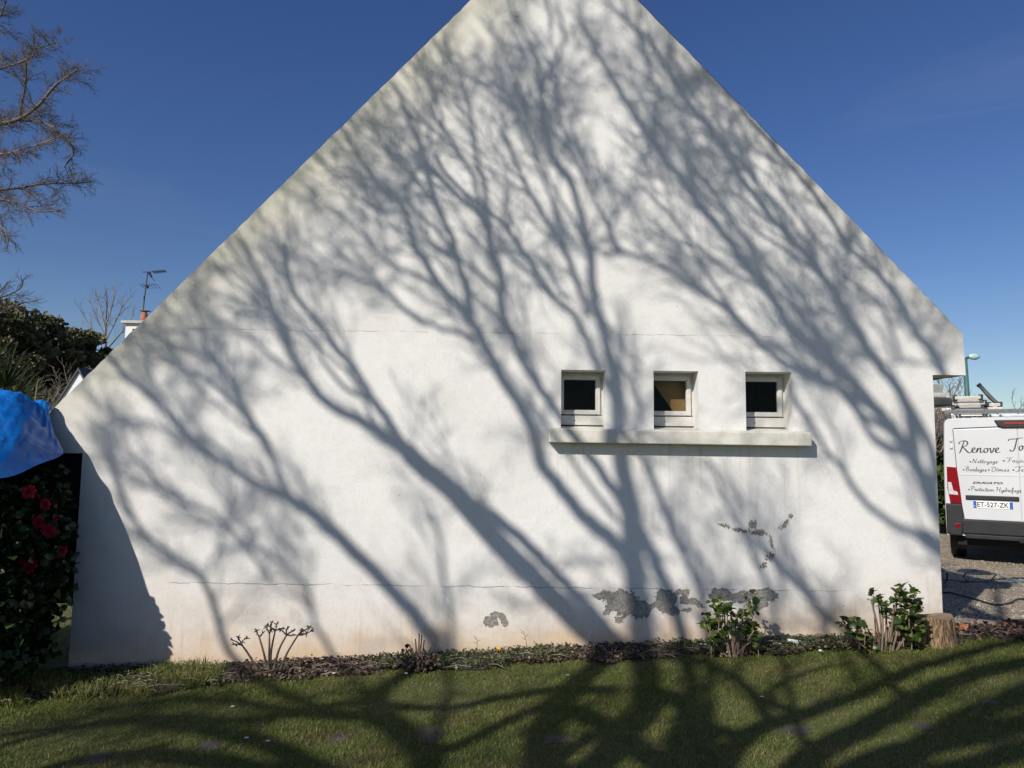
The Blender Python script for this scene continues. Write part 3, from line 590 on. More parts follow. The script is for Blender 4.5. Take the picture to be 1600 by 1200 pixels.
def bough_crown(name, blobs, Y, depth, n, size, m, seed, label, cat='tree', group=None, trunk=None, slim=True, gap=.45):
    """needle / leaf clumps gathered in boughs inside the given pixel ellipses at depth Y"""
    rg = np.random.default_rng(seed); root = empty(name, label=label, cat=cat, group=group); P = []; D = []; Rn = []
    A = np.array([b[2] * b[3] for b in blobs], float); A /= A.sum()
    for (cx, cy, rx, ry), a in zip(blobs, A):
        c = np.array(at(cx, cy, Y)); k = int(n * a); nb = max(6, int(40 * a * 3)); s = Y / 1150
        th = rg.normal(size=(nb, 3)); th /= np.linalg.norm(th, axis=1)[:, None]; rr = rg.uniform(.35, 1.0, (nb, 1)) ** .5
        bc = th * rr * np.array([rx * s, depth, ry * s]) * .92; bs = rg.uniform(.14, .34, nb) * min(rx, ry) * s; br = rg.random(nb)
        j = rg.integers(0, nb, k); off = rg.normal(size=(k, 3)); off /= np.linalg.norm(off, axis=1)[:, None]
        off = off * (rg.random((k, 1)) ** .45) * bs[j][:, None] * np.array([1.25, 1.25, .75])
        P.append(c + bc[j] + off); D.append(nrm(off + np.array([0, 0, .02]) + rg.normal(size=(k, 3)) * .4 * bs[j][:, None])); Rn.append(np.clip(br[j] * .6 + rg.random(k) * .4, 0, 1))
    P = np.concatenate(P); D = np.concatenate(D); Rn = np.concatenate(Rn)
    obj('crown', leaves('crown', P, D, size * rg.uniform(.6, 1.3, len(P)), slim=slim, rnd=Rn), m, root)
    T = Tubes(); c0 = np.array(at(*(trunk or (blobs[0][0], blobs[0][1])), Y)); g = float(gz(c0[0], c0[1]))
    T.add([(c0[0], c0[1], g - .2), (c0[0] + .1, c0[1], (g + c0[2]) / 2), tuple(c0)], [.2, .16, .08], 9)
    for b in blobs:
        e = np.array(at(b[0], b[1], Y)); T.add([c0 - [0, 0, .8], (c0 + e) / 2 + [0, 0, -.2], e], [.09, .06, .03], 6)
    obj('trunk', T.mesh('trunk'), M_bark, root); return root
M_pine = mat('pine_needles', (.02, .03, .012), .8, rnd=[(0, (.055, .060, .026)), (.5, (.125, .125, .06)), (1, (.23, .21, .12))], trans=.12)
M_brush = mat('brush_twigs', (.08, .06, .04), .85, rnd=[(0, (.045, .035, .022)), (.6, (.085, .065, .045)), (1, (.14, .11, .08))])
M_hedge = mat('hedge_leaves', (.03, .05, .015), .5, rnd=[(0, (.028, .05, .012)), (.6, (.06, .09, .022)), (1, (.13, .15, .045))], trans=.2)
bough_crown('pine_tree', [(-60, 560, 90, 85), (12, 515, 48, 45), (0, 590, 70, 60)], 24, 1.6, 20000, .19, M_pine, 31, 'dark pine at the left border of the photo, behind the palm', group='dark evergreens left of the house')
bough_crown('pine_tree', [(58, 522, 46, 42), (98, 550, 52, 42), (60, 590, 60, 50), (100, 605, 50, 40)], 26, 1.8, 22000, .18, M_pine, 32, 'highest dark evergreen, rounded top above the blue tarpaulin', group='dark evergreens left of the house')
bough_crown('pine_tree', [(132, 545, 34, 26), (158, 560, 30, 24), (175, 585, 40, 35), (125, 600, 50, 40)], 28, 1.8, 19000, .18, M_pine, 33, 'lower dark evergreen touching the rake of the house', group='dark evergreens left of the house')
rg = np.random.default_rng(9)
T = Tubes()
for k in range(80):
    u0 = rg.uniform(-30, 180); v0 = rg.uniform(695, 745); Y = rg.uniform(19, 21.5); P = [np.array(at(u0, v0, Y))]; d = np.array([rg.normal() * .35, 0, 1.0])
    for j in range(7): d = d + rg.normal(size=3) * .16; d /= np.linalg.norm(d); P.append(P[-1] + d * rg.uniform(.2, .36))
    r = np.linspace(.022, .006, 8); T.add(P, r, 4, cap=False); twigs(T, P, r, 2, rg, .7, .24, .7, .1, .005)
obj('bare_thicket', T.mesh('bare_thicket'), M_twig, None, label='brown leafless thicket below the dark evergreens, behind the palm', cat='shrubs', kind='stuff')
limb_tree('bare_tree', [([(-120, 720), (-100, 600), (-70, 520), (-40, 480)], 14, 6, None), ([(-60, 500), (-20, 470), (10, 462), (34, 448), (32, 430)], 4, 1, (.2, 1)), ([(-60, 510), (0, 490), (30, 475), (60, 470)], 3, 1, (.2, 1)), ([(-50, 500), (0, 455), (12, 440)], 3, 1, (.2, .8))],
    20, M_bark, 12, 'thin dark leafless branches poking over the evergreens at the left edge', None, .8, .16, .7, .05, .005, 2)
# palm with stiff fan leaves
M_palm = mat('palm_leaf', (.05, .08, .02), .45, rnd=[(0, (.04, .06, .018)), (.6, (.08, .115, .03)), (1, (.17, .19, .07))], trans=.25)
palm = empty('fan_palm', label='green fan palm with stiff split leaves behind the blue tarpaulin', cat='palm')
def fan(cx, cy, Y, R, a0, a1, n, seed, tilt=.2):
    rg = np.random.default_rng(seed); c = np.array(at(cx, cy, Y)); s = Y / 1150; pos = []; dd = []; sz = []
    for a in np.linspace(a0, a1, n):
        a = math.radians(a + rg.uniform(-2, 2)); pos.append(c); dd.append((math.cos(a), rg.uniform(-.25, .1) - tilt, math.sin(a))); sz.append((.030 * rg.uniform(.8, 1.2), R * s * rg.uniform(.85, 1.08), .1))
    V = np.array([[-.15, 0, 0], [.15, 0, 0], [0, .03, -.3], [-.5, .35, .0], [.5, .35, .0], [0, .38, -.4], [-.28, .75, -.1], [.28, .75, -.1], [0, .76, -.4], [0, 1, -.5]])
    Fq = np.array([[0, 2, 5, 3], [2, 1, 4, 5], [3, 5, 8, 6], [5, 4, 7, 8]]); Ft = np.array([[6, 8, 9], [8, 7, 9]])
    X, Yy, Z = axes(np.array(dd), np.tile([0., -1, 0], (n, 1))); return scatter('leaf', V, [Fq, Ft], np.array(pos), X, Yy, Z, np.array(sz), rg.random(n))
for q in ((5, 606, 8.6, 74, 15, 130, 17, 1), (-28, 585, 8.4, 72, 10, 110, 15, 2), (18, 622, 8.5, 64, -20, 60, 11, 3), (-60, 600, 8.7, 80, 20, 150, 18, 4), (30, 632, 8.8, 50, 0, 120, 11, 6)): obj('leaf', fan(*q), M_palm, palm)
T = Tubes(); c = at(0, 640, 8.6); T.add([(c.x - .3, c.y, -.3), (c.x - .28, c.y, .8), (c.x - .25, c.y, c.z)], [.12, .11, .10], 9)
for cx, cy in ((5, 606), (-28, 585), (18, 622), (-60, 600), (30, 632)): e = np.array(at(cx, cy, 8.6)); T.add([np.array([c.x - .25, c.y, c.z - .05]), e], [.014, .010], 5)
obj('trunk', T.mesh('trunk'), M_bark, palm)
yucca = empty('sword_plant', label='dark plant with long arching blade leaves in front of the small white gable', cat='plant')
pos, dd, sz = [], [], []
for (u0, v0, u1, v1, w_) in ((52, 645, 118, 594, .07), (62, 650, 106, 612, .06), (60, 652, 99, 620, .06), (55, 650, 60, 590, .07), (52, 650, 42, 598, .06), (60, 655, 84, 605, .05), (50, 650, 20, 610, .06)):
    a = np.array(at(u0, v0, 8.0)); b_ = np.array(at(u1, v1, 7.9)); pos.append(a); dd.append(b_ - a); sz.append((w_, np.linalg.norm(b_ - a), .06))
X, Yy, Z = axes(np.array(dd), np.tile([0., -.4, 1], (len(dd), 1)))
V = np.array([[-.3, 0, 0], [.3, 0, 0], [-.5, .5, .25], [.5, .5, .25], [-.3, .85, .1], [.3, .85, .1], [0, 1, -.1]])
obj('leaf', scatter('leaf', V, [np.array([[0, 1, 3, 2], [2, 3, 5, 4]]), np.array([[4, 5, 6]])], np.array(pos), X, Yy, Z, np.array(sz)), M_palm, yucca)
T = Tubes(); c = at(55, 650, 8.0); T.add([(c.x, c.y, -.3), (c.x, c.y, c.z + .02)], [.06, .05], 8); obj('stem', T.mesh('stem'), M_bark, yucca)
# neighbour's house: small gable, chimney
def prism(bm, P, y0, y1):
    a = [bm.verts.new((x, y0, z)) for x, z in P]; c = [bm.verts.new((x, y1, z)) for x, z in P]; bm.faces.new(a); bm.faces.new(c[::-1])
    for i in range(len(P)): bm.faces.new((a[i], a[(i + 1) % len(P)], c[(i + 1) % len(P)], c[i]))
M_wh = mat('white_paint_wall', (.80, .80, .79), .9, (.74, .74, .72), 3, .2, 40)
nh = empty('neighbour_house', label='small white gable with dark slate roof behind the left rake of the house', cat='house')
YN = 17.0; ga = at(124, 577, YN); gl = at(84, 640, YN); gr_ = at(158, 640, YN)
bm = bmesh.new(); prism(bm, [(gl.x, -.5), (gr_.x, -.5), (gr_.x, gr_.z), (ga.x, ga.z - .04), (gl.x, gl.z)], YN, YN + 6); obj('wall', bm_mesh(bm, 'wall'), M_wh, nh)
for sx, e in ((-1, gl), (1, gr_)):
    bm = bmesh.new(); dx = e.x - ga.x; dz = e.z - ga.z
    prism(bm, [(ga.x + (.001 * sx), ga.z + .04), (e.x + dx * .08, e.z + dz * .08 + .04), (e.x + dx * .08, e.z + dz * .08 - .03), (ga.x + .001 * sx, ga.z - .035)], YN - .05, YN + 6.2); obj('roof', bm_mesh(bm, 'roof'), M_slate, nh)
nc = empty('chimney_house', label='white rendered chimney stack standing beyond the left rake with its terracotta pot', cat='chimney')
YC = 15.0; c0 = at(193, 560, YC); c1 = at(233, 506, YC)
cp = at(188, 506, YC); mm_ = YC / 1150
boxes('stack', [((c0.x, YC, -.4), (c0.x + .62, YC + .9, c1.z - .002))], M_wh, nc, .008)
boxes('cap', [((c0.x - .07, YC - .07, c1.z), (c0.x + .69, YC + .97, c1.z + .055))], mat('cap_stone', (.55, .54, .5), .9, (.42, .41, .38), 9), nc, .008)
pt = at(221, 500, YC); T = Tubes(); zb = c1.z + .056
T.add([(pt.x, YC + .11, zb), (pt.x, YC + .11, zb + .03), (pt.x, YC + .11, zb + .14), (pt.x, YC + .11, zb + .19), (pt.x, YC + .11, zb + .22)], [.064, .068, .066, .05, .042], 16)
obj('chimney_pot', T.mesh('chimney_pot'), mat('terracotta', (.42, .15, .07), .8, (.32, .11, .05), 9), nc)
boxes('rain_cap', [((pt.x - .085, YC + .04, zb + .225), (pt.x + .10, YC + .20, zb + .238))], M_dm, nc, .003)
an = empty('tv_antenna', label='television aerial on a mast above the white chimney', cat='antenna')
T = Tubes(); xm = pt.x - .03; zt = at(220, 423, YC).z; ya = YC + .08
T.add([(xm, ya, zb + .02), (xm + .02, ya, zb + .5), (xm + .06, ya, zt)], [.016, .015, .013], 7); obj('mast', T.mesh('mast'), M_dm, an)
T = Tubes(); xe = at(263, 425, YC).x; z1_ = zt - .02; T.add([(xm - .05, ya, z1_ + .01), (xe, ya - .2, z1_ - .02)], .008, 5)
for k in range(17): x = xm + .22 + k * (xe - xm - .22) / 16; y = ya - .2 * (x - xm) / (xe - xm); T.add([(x - .012, y - .03, z1_ + .012), (x + .012, y + .03, z1_ - .03)], .005, 4)
T.add([(xm + .10, ya, z1_), (xm + .17, ya - .05, z1_ - .1)], .02, 6); T.add([(xm + .06, ya, z1_), (xm + .24, ya - .05, z1_ - .19)], .006, 4)
obj('yagi', T.mesh('yagi'), M_dm, an)
T = Tubes(); z2 = at(220, 446, YC).z; xe = at(247, 447, YC).x; T.add([(xm - .05, ya, z2 + .01), (xe, ya - .2, z2)], .006, 5)
for k in range(6): x = xm - .04 + k * (xe - xm) / 5; T.add([(x - .01, ya - .1, z2 + .04), (x + .01, ya + .1, z2 - .03)], .005, 4)
T.add([(xm + .08, ya, z2 + .02), (xm + .08, ya, z2 - .04)], .02, 6)
obj('small_yagi', T.mesh('small_yagi'), M_dm, an)
# right background: hedge, bare scrub, lamp, far trees
bough_crown('ivy_hedge', [(1474, 700 + k * 28, 26, 24) for k in range(5)] + [(1440, 740, 30, 60), (1500, 760, 25, 60)], 16.5, .7, 9000, .11, M_hedge, 41, 'green ivy hedge between the house corner and the white van', 'hedge', slim=False)
T = Tubes(); rg = np.random.default_rng(19)
for k in range(70):
    u0 = rg.uniform(1435, 1500); v0 = rg.uniform(690, 730); Y = rg.uniform(16, 17.5); P = [np.array(at(u0, v0, Y))]; d = np.array([rg.normal() * .4, 0, 1.0])
    for j in range(6): d = d + rg.normal(size=3) * .18; d /= np.linalg.norm(d); P.append(P[-1] + d * rg.uniform(.12, .2))
    r = np.linspace(.018, .005, 7); T.add(P, r, 4, cap=False); twigs(T, P, r, 2, rg, .5, .12, .8, .0, .004)
obj('brushwood', T.mesh('brushwood'), M_twig, None, label='brown bare brushwood above the ivy hedge left of the van', cat='shrubs', kind='stuff')
limb_tree('bare_tree', [([(1480, 760), (1480, 690), (1482, 640), (1484, 600)], 6, 1.5, (.5, .8)), ([(1481, 650), (1490, 620), (1498, 600), (1502, 590)], 2.5, 1, (.2, 1)), ([(1481, 650), (1472, 615), (1466, 592)], 2.5, 1, (.2, 1)), ([(1483, 660), (1500, 640), (1508, 625)], 2.5, 1, (.2, 1))],
    36, M_twl, 22, 'slender bare tree showing under the right eave beside the street lamp', 'slender bare trees in the distance', 1.5, .3, .7, .2, .010, 2)
limb_tree('bare_tree', [([(1600, 760), (1600, 700), (1601, 650), (1600, 628)], 5, 1.2, (.5, .8)), ([(1600, 660), (1610, 640), (1615, 628)], 2, 1, (.2, 1)), ([(1600, 660), (1590, 645), (1585, 636)], 2, 1, (.2, 1))],
    45, M_twl, 23, 'far bare treetop just above the van roof at the right border', 'slender bare trees in the distance', 1.6, .35, .7, .2, .012, 2)
lp = empty('street_lamp', label='green street lamp with a pale lantern beyond the right eave', cat='street lamp')
YL = 26.0; a = at(1508, 560, YL); T = Tubes(); T.add([(a.x + .05, YL, -.2), (a.x + .03, YL, 2.5), (a.x, YL, a.z - .02)], [.12, .10, .065], 10)
M_lamp = mat('lamp_green', (.05, .13, .12), .5, (.04, .10, .09), 4); obj('pole', T.mesh('pole'), M_lamp, lp)
b_ = at(1515, 559, YL); T = Tubes(); T.add([(a.x, YL, a.z - .03), (a.x + .12, YL, a.z + .04), (b_.x, YL, b_.z + .05)], [.05, .045, .04], 8); obj('arm', T.mesh('arm'), M_lamp, lp)
T = Tubes(); x0 = b_.x - .05; x1 = at(1531, 559, YL).x; Lx = x1 - x0
T.add([(x0 + Lx * q, YL, b_.z + .05 - .02 * q) for q in (0, .1, .3, .55, .8, .95, 1)], [.02, .07, .11, .12, .09, .05, .01], 12); obj('lantern', T.mesh('lantern'), mat('lamp_glass', (.45, .60, .55), .3, (.35, .5, .45), 6), lp)
# ------------------------------------------------------------------ blue tarpaulin over the camellia
def tarp():
    S_ = [(80, 664), (118, 707), (158, 750), (188, 808), (213, 872), (229, 918), (239, 952), (236, 985), (238, 1040)]
    hem_px = [80, 88, 97, 62, 10, -60, -140, -260, -420]
    hem = []
    for (u, v), hx in zip(S_, hem_px):
        s = np.array(at(u, v, WY)); best = None
        for dy in np.linspace(.02, 3.2, 400):
            p = s - LV * dy; q = p - np.array(CAM); sx_ = 800 + F_PX * q.dot(np.array(Rv)) / q.dot(np.array(Fv))
            if best is None or abs(sx_ - hx) < best[0]: best = (abs(sx_ - hx), p)
        hem.append(best[1])
    hem = np.array(hem)
    crest = np.array([at(81, 633, 6.35), at(66, 627, 6.3), at(48, 620, 6.24), at(22, 611, 6.14), at(-25, 602, 6.0), at(-110, 600, 5.8), at(-200, 620, 5.5), at(-320, 660, 5.1), at(-480, 700, 4.7)])
    far = crest + np.array([[-.10 - .11 * i, .10 + .02 * i, -.08 - .05 * i] for i in range(9)]); far2 = far + np.array([[-.3 - .04 * i, .15, -.35 - .03 * i] for i in range(9)])
    up = hem * .72 + crest * .28 + np.array([[.0, -.01, .01]] * 2 + [[.0, -.02, .01]] + [[.0, -.05, .03]] * 6)
    mid = hem * .42 + crest * .58 + np.array([[0, -.01, .01]] * 2 + [[.0, -.02, .02]] + [[.0, -.06, .06]] * 6)
    rows = [cr_spline(r, 14) for r in (hem, up, mid, crest, far, far2)]
    G = np.array([cr_spline(np.array([r[i] for r in rows]), 14) for i in range(len(rows[0]))])   # (along, down, 3)
    na, nb = G.shape[:2]; a, b_ = np.meshgrid(np.arange(na), np.arange(nb), indexing='ij')
    nn = np.cross(np.gradient(G, axis=0), np.gradient(G, axis=1)); nn = nrm(nn)
    if nn[..., 1].mean() > 0: nn = -nn
    d = .020 * np.sin(a * .20 + b_ * .05 + .8 * np.sin(b_ * .06)) * smooth(0, 30, 70 - b_) + .012 * np.sin(a * .07 + b_ * .12) + .010 * np.abs(np.sin(a * .13 - b_ * .21 + .8 * np.sin(a * .05))) + .006 * np.sin(a * .55 - b_ * .33 + np.sin(a * .1) * 2) + .003 * np.sin(a * .9 + b_ * .8)
    rk = np.random.default_rng(12)
    for q in range(9):
        th = rk.uniform(0, 3.14); kk = rk.uniform(.10, .30); sf = np.sin(kk * (a * math.cos(th) + b_ * math.sin(th)) + rk.uniform(0, 6) + .9 * np.sin(.05 * a * rk.uniform(.5, 2) + .06 * b_)); d = d + rk.uniform(.005, .011) * (1 - np.abs(sf)) ** 2.2 * (.5 + .5 * np.sin(.04 * a + .07 * b_ + q))
    d = d + .0012 * RNG.normal(size=d.shape)
    fade = smooth(0, 14, b_) * smooth(0, 30, a) ; G = G + nn * (d * (.1 + .9 * fade))[..., None]
    
    V = G.reshape(-1, 3); V2 = (G - nn * .004).reshape(-1, 3); i = (a[:-1, :-1] * nb + b_[:-1, :-1]).ravel()
    F = np.stack([i, i + 1, i + nb + 1, i + nb], -1); n = len(V)
    return mesh_np('blue_tarpaulin', np.vstack([V, V2]), np.vstack([F, F[:, ::-1] + n]), None, True), hem
M_tarp = bpy.data.materials.new('blue_tarp'); M_tarp.use_nodes = True; nt = M_tarp.node_tree; b = nt.nodes['Principled BSDF']
nt.links.new(ramp(nt, noise(nt, 3, 4), [(.3, (.004, .115, .42)), (.7, (.007, .18, .60))]), b.inputs['Base Color']); b.inputs['Roughness'].default_value = .34; b.inputs['Specular IOR Level'].default_value = .5
tc = N(nt, 'ShaderNodeTexCoord'); vo = N(nt, 'ShaderNodeTexNoise'); vo.noise_type = 'RIDGED_MULTIFRACTAL'; vo.inputs['Scale'].default_value = 5.5; vo.inputs['Detail'].default_value = 5; vo.inputs['Roughness'].default_value = .45; vo.inputs['Distortion'].default_value = .5
dn = N(nt, 'ShaderNodeTexNoise'); dn.inputs['Scale'].default_value = 6; dn.inputs['Detail'].default_value = 5; nt.links.new(tc.outputs['Object'], dn.inputs['Vector'])
vm = N(nt, 'ShaderNodeVectorMath', operation='MULTIPLY_ADD'); nt.links.new(dn.outputs['Color'], vm.inputs[0]); vm.inputs[1].default_value = (.35, .35, .35); nt.links.new(tc.outputs['Object'], vm.inputs[2]); nt.links.new(vm.outputs[0], vo.inputs['Vector'])
b1 = N(nt, 'ShaderNodeBump'); b1.inputs['Strength'].default_value = .95; b1.inputs['Distance'].default_value = .022; nt.links.new(vo.outputs['Fac'], b1.inputs['Height'])
b2 = N(nt, 'ShaderNodeBump'); b2.inputs['Strength'].default_value = .25; b2.inputs['Distance'].default_value = .008; nt.links.new(noise(nt, 38, 5, .7), b2.inputs['Height']); nt.links.new(b1.outputs[0], b2.inputs['Normal']); nt.links.new(b2.outputs[0], b.inputs['Normal'])
tm, HEM = tarp()
obj('tarpaulin', tm, M_tarp, None, label='crumpled blue tarpaulin draped over the camellia bush', cat='tarpaulin')
# dark panel between bush and wall edge
pa = at(92, 709, WY + .12); pb = at(127, 709, WY + .12)
dp = empty('fence_panel', label='near-black panel closing the gap beside the left end of the wall, behind the camellia', cat='panel')
boxes('board', [((-4.9 + j * .1335, WY + .12, float(gz(-4, 6.5)) + (.55 if j > 6 else .1)), (-4.9 + j * .1335 + .131, WY + .145, pb.z)) for j in range(9)], M_dark, dp, .002)
boxes('rail', [((-4.9, WY + .146, .9), (-3.70, WY + .18, 1.0))], M_dark, dp, .003); boxes('rail', [((-4.9, WY + .105, pb.z - .035), (-3.698, WY + .119, pb.z + .008))], M_dark, dp, .003)
# camellia
M_cam = mat('camellia_leaf', (.02, .04, .012), .42, rnd=[(0, (.008, .018, .005)), (.6, (.016, .034, .009)), (1, (.035, .06, .016))], spec=.3)
M_red = mat('camellia_red', (.45, .012, .03), .6, rnd=[(0, (.42, .012, .035)), (1, (.62, .04, .08))], trans=.25)
rg = np.random.default_rng(77); cb = empty('camellia_bush', (-4.3, 5.9, 0), label='dark camellia bush with red flowers under the blue tarpaulin', cat='bush')
def cobj(nm, me, m, **k): o = obj(nm, me, m, cb, **k); o.location = (4.3, -5.9, 0); return o
n = 60000; P = np.stack([rg.uniform(-6.2, -3.55, n), rg.uniform(4.85, 6.25, n), rg.uniform(.0, 2.1, n)], -1)
hx, hy, hz = HEM[::-1, 0], HEM[::-1, 1], HEM[::-1, 2]
def proj(P):
    q = P - np.array(CAM); f = q @ np.array(Fv); return 800 + F_PX * (q @ np.array(Rv)) / f, 600 - F_PX * (q @ np.array(Uv)) / f
u, v = proj(P)
# keep: right flank bulges to the panel edge above, draws in near the ground; shadow must stay inside the wall shadow's outline
dy = WY - P[:, 1]; Sx = P[:, 0] + SX * dy; Szz = P[:, 2] - SZ * dy; su, sv = proj(np.stack([Sx, np.full(n, WY), Szz], -1))
lim = np.interp(sv, [600, 707, 750, 795, 858, 905, 945, 985, 1040], [70, 112, 150, 175, 199, 218, 232, 244, 252])
rmax = np.interp(v, [700, 760, 820, 900, 935, 960, 1000, 1040, 1080], [92, 112, 117, 118, 108, 88, 82, 90, 70]) + rg.normal(size=n) * 5
top = np.interp(P[:, 0], hx, hz, left=hz[0]) ; topu = np.interp(u, [-90, -60, 0, 60, 97], [690, 740, 757, 737, 716])
low = sv > 1045; lim2 = np.where(sv > 930, lim + 2 + 9 * rg.random(n), lim - 4)
ok = (u < rmax) & (su < lim2) & (v > topu) & (P[:, 2] > gz(P[:, 0], P[:, 1]) + .0) & (P[:, 1] > np.interp(P[:, 2], [0, .5, 1.5], [5.35, 5.1, 5.0]))
for fu, fv, fr in [(46, 769, 11), (58, 779, 6), (72, 788, 9), (61, 816, 10), (77, 829, 11), (96, 862, 10), (48, 886, 12), (33, 875, 6), (10, 963, 5)]: ok &= ~(((u - fu) ** 2 + (v - fv - 6) ** 2 < (fr * 1.15) ** 2) & (P[:, 1] < float(np.interp(fu, [0, 50, 100], [5.56, 5.80, 5.98])) + .02))
P = P[ok]; n = len(P); D = nrm(rg.normal(size=(n, 3)) * [1, 1, .7] + [0.2, -.5, -.25])
cobj('foliage', leaves('foliage', P, D, rg.uniform(.045, .078, n), up=nrm(rg.normal(size=(n, 3)) * .6 + [-.2, -.6, .8]), slim=RNG is None), M_cam)
T = Tubes()
for k in range(16):
    a = np.array([rg.uniform(-4.8, -4.1), rg.uniform(5.5, 6.0), -.25]); e = np.array([rg.uniform(-5.0, -3.95), rg.uniform(5.3, 6.1), rg.uniform(.9, 1.4)])
    T.add(cr_spline([a, a * .6 + e * .4 + rg.normal(size=3) * .06, e], 4), np.linspace(.022, .006, 9), 6)
cobj('stem', T.mesh('stem'), M_bark)
petV = np.array([[-.25, 0, 0], [.25, 0, 0], [-.55, .5, .18], [0, .5, .02], [.55, .5, .18], [-.38, .95, .12], [0, 1.0, .0], [.38, .95, .12]]); petF = [np.array([[0, 1, 3, 3]])[:, :3], np.array([[2, 3, 6, 5], [3, 4, 7, 6]]), ]
petF = [np.array([[0, 1, 3], [0, 3, 2], [1, 4, 3]]), np.array([[2, 3, 6, 5], [3, 4, 7, 6]])]
for k, (fu, fv, r) in enumerate([(46, 769, 11), (58, 779, 6), (72, 788, 9), (61, 816, 10), (77, 829, 11), (88, 811, 4), (96, 862, 10), (48, 886, 12), (33, 875, 6), (10, 963, 5), (84, 830, 4)]):
    fy = float(np.interp(fu, [0, 50, 100], [5.56, 5.80, 5.98])); c = np.array(at(fu, fv, fy)); s = r / 1150 * fy * .98; nd = nrm(np.array([.15 * rg.normal(), -1, .25 + .2 * rg.normal()])); pos, dd, up_, sz = [], [], [], []
    x = nrm(np.cross(nd, [0, 0, 1.0])); y = np.cross(x, nd)
    for ringi, (cnt, open_, L) in enumerate(((8, 1.25, 1.0), (7, .85, .85), (6, .5, .7), (5, .2, .55))):
        for j in range(cnt):
            an_ = j * 2 * math.pi / cnt + ringi * .4 + rg.normal() * .1; rad = x * math.cos(an_) + y * math.sin(an_); q = nrm(rad * math.sin(open_) + nd * math.cos(open_))
            pos.append(c + nd * .004 * ringi); dd.append(q); up_.append(nrm(nd - rad * .3)); sz.append(s * L * 1.15)
    cobj('flower', leaves('flower', np.array(pos), np.array(dd), np.array(sz), up=np.array(up_)), M_red)

# ------------------------------------------------------------------ lawn, bed litter, weeds
gV = np.array([[-.5, 0, 0], [.5, 0, 0], [-.42, .45, .10], [.42, .45, .10], [-.25, .8, .28], [.25, .8, .28], [0, 1, .45]]); gF = [np.array([[0, 1, 3, 2], [2, 3, 5, 4]]), np.array([[4, 5, 6]])]
M_grass = bpy.data.materials.new('grass_blade'); M_grass.use_nodes = True; nt = M_grass.node_tree; b = nt.nodes['Principled BSDF']; b.inputs['Roughness'].default_value = .6
at_ = N(nt, 'ShaderNodeAttribute', attribute_name='rnd'); c1 = ramp(nt, at_.outputs['Fac'], [(0, (.044, .074, .008)), (.5, (.112, .150, .018)), (.85, (.20, .22, .038)), (1, (.38, .32, .11))])
c2 = ramp(nt, at_.outputs['Fac'], [(0, (.12, .12, .030)), (.6, (.22, .20, .062)), (1, (.40, .33, .17))])
mxx = N(nt, 'ShaderNodeMix', data_type='RGBA'); f = ramp(nt, noise(nt, 1.9, 6, .65), [(.44, (0, 0, 0)), (.68, (1, 1, 1))]); nt.links.new(f, mxx.inputs[0]); nt.links.new(c1, mxx.inputs[6]); nt.links.new(c2, mxx.inputs[7]); nt.links.new(mxx.outputs[2], b.inputs['Base Color'])
tr = N(nt, 'ShaderNodeBsdfTranslucent'); ms = N(nt, 'ShaderNodeMixShader'); ms.inputs[0].default_value = .3; nt.links.new(mxx.outputs[2], tr.inputs[0]); nt.links.new(b.outputs[0], ms.inputs[1]); nt.links.new(tr.outputs[0], ms.inputs[2]); nt.links.new(ms.outputs[0], nt.nodes['Material Output'].inputs[0])
STONES = [(150, 1186, 26, 10, .5), (325, 1166, 24, 9, .35), (526, 1154, 20, 9, 0), (672, 1148, 24, 16, .1), (872, 1156, 22, 9, -.2), (1246, 1141, 26, 9, -.15), (1441, 1136, 16, 8, .2), (1548, 1098, 14, 5, 0)]
st_xy = [(gpt(u_, v_), r_ / 1150 * 5) for u_, v_, r_, _, _ in STONES]
def lawn(n, x0, x1, y0, y1, h, wd, seed, cond):
    rg = np.random.default_rng(seed); x = rg.uniform(x0, x1, n); y = rg.uniform(y0, y1, n); k = cond(x, y)
    for p, r in st_xy: k &= ((x - p.x) ** 2 + ((y - p.y) * .8) ** 2) > (r * rg.uniform(.25, .95, n)) ** 2
    x, y = x[k], y[k]; n = len(x); cl = .75 + .5 * np.sin(x * 2.1 + np.sin(y * 3)) * np.sin(y * 2.7 + x)
    D = nrm(np.stack([rg.normal(size=n) * .5, rg.normal(size=n) * .5, np.full(n, 1.0)], -1)); X, Y, Z = axes(D, nrm(np.stack([rg.normal(size=n), rg.normal(size=n), np.zeros(n)], -1)))
    H = h * rg.uniform(.45, 1.3, n) * (.55 + .55 * cl); s = np.stack([wd * rg.uniform(.7, 1.3, n), H, H], -1)
    return scatter('grass', gV, gF, np.stack([x, y, gz(x, y) - .004], -1), X, Y, Z, s, np.clip(rg.beta(2, 2.6, n), 0, 1))
obj('lawn_grass', lawn(300000, -5.2, 6.6, 3.3, 6.25, .027, .0042, 3, lambda x, y: (y < edge_y(x) + .03 * np.sin(x * 31) + .10 * (np.sin(x * 9.7 + 2) > .3) * np.abs(np.sin(x * 17))) & (np.abs(x) < y * .76 + 1.0)), M_grass, label='short green lawn in front of the wall', cat='grass', kind='stuff')
obj('rough_grass', lawn(34000, -6.5, -2.2, 5.35, 6.34, .085, .006, 4, lambda x, y: (y > edge_y(x) - .05) & (np.sin(x * 6.0 + y * 9) + np.where((x > -3.9) & (x < -2.3), 1.5, .0) > .75)), M_grass, label='longer grass along the foot of the wall at its left end', cat='grass', kind='stuff')
obj('rough_grass', lawn(9000, -7.5, -3.95, 6.6, 9, .05, .006, 14, lambda x, y: x < -3.9), M_grass, label='sunlit grass beyond the left end of the wall', cat='grass', kind='stuff')
M_litter = mat('dead_leaf', (.10, .06, .04), .85, rnd=[(0, (.022, .015, .010)), (.5, (.060, .040, .028)), (.8, (.12, .080, .055)), (1, (.26, .18, .12))])
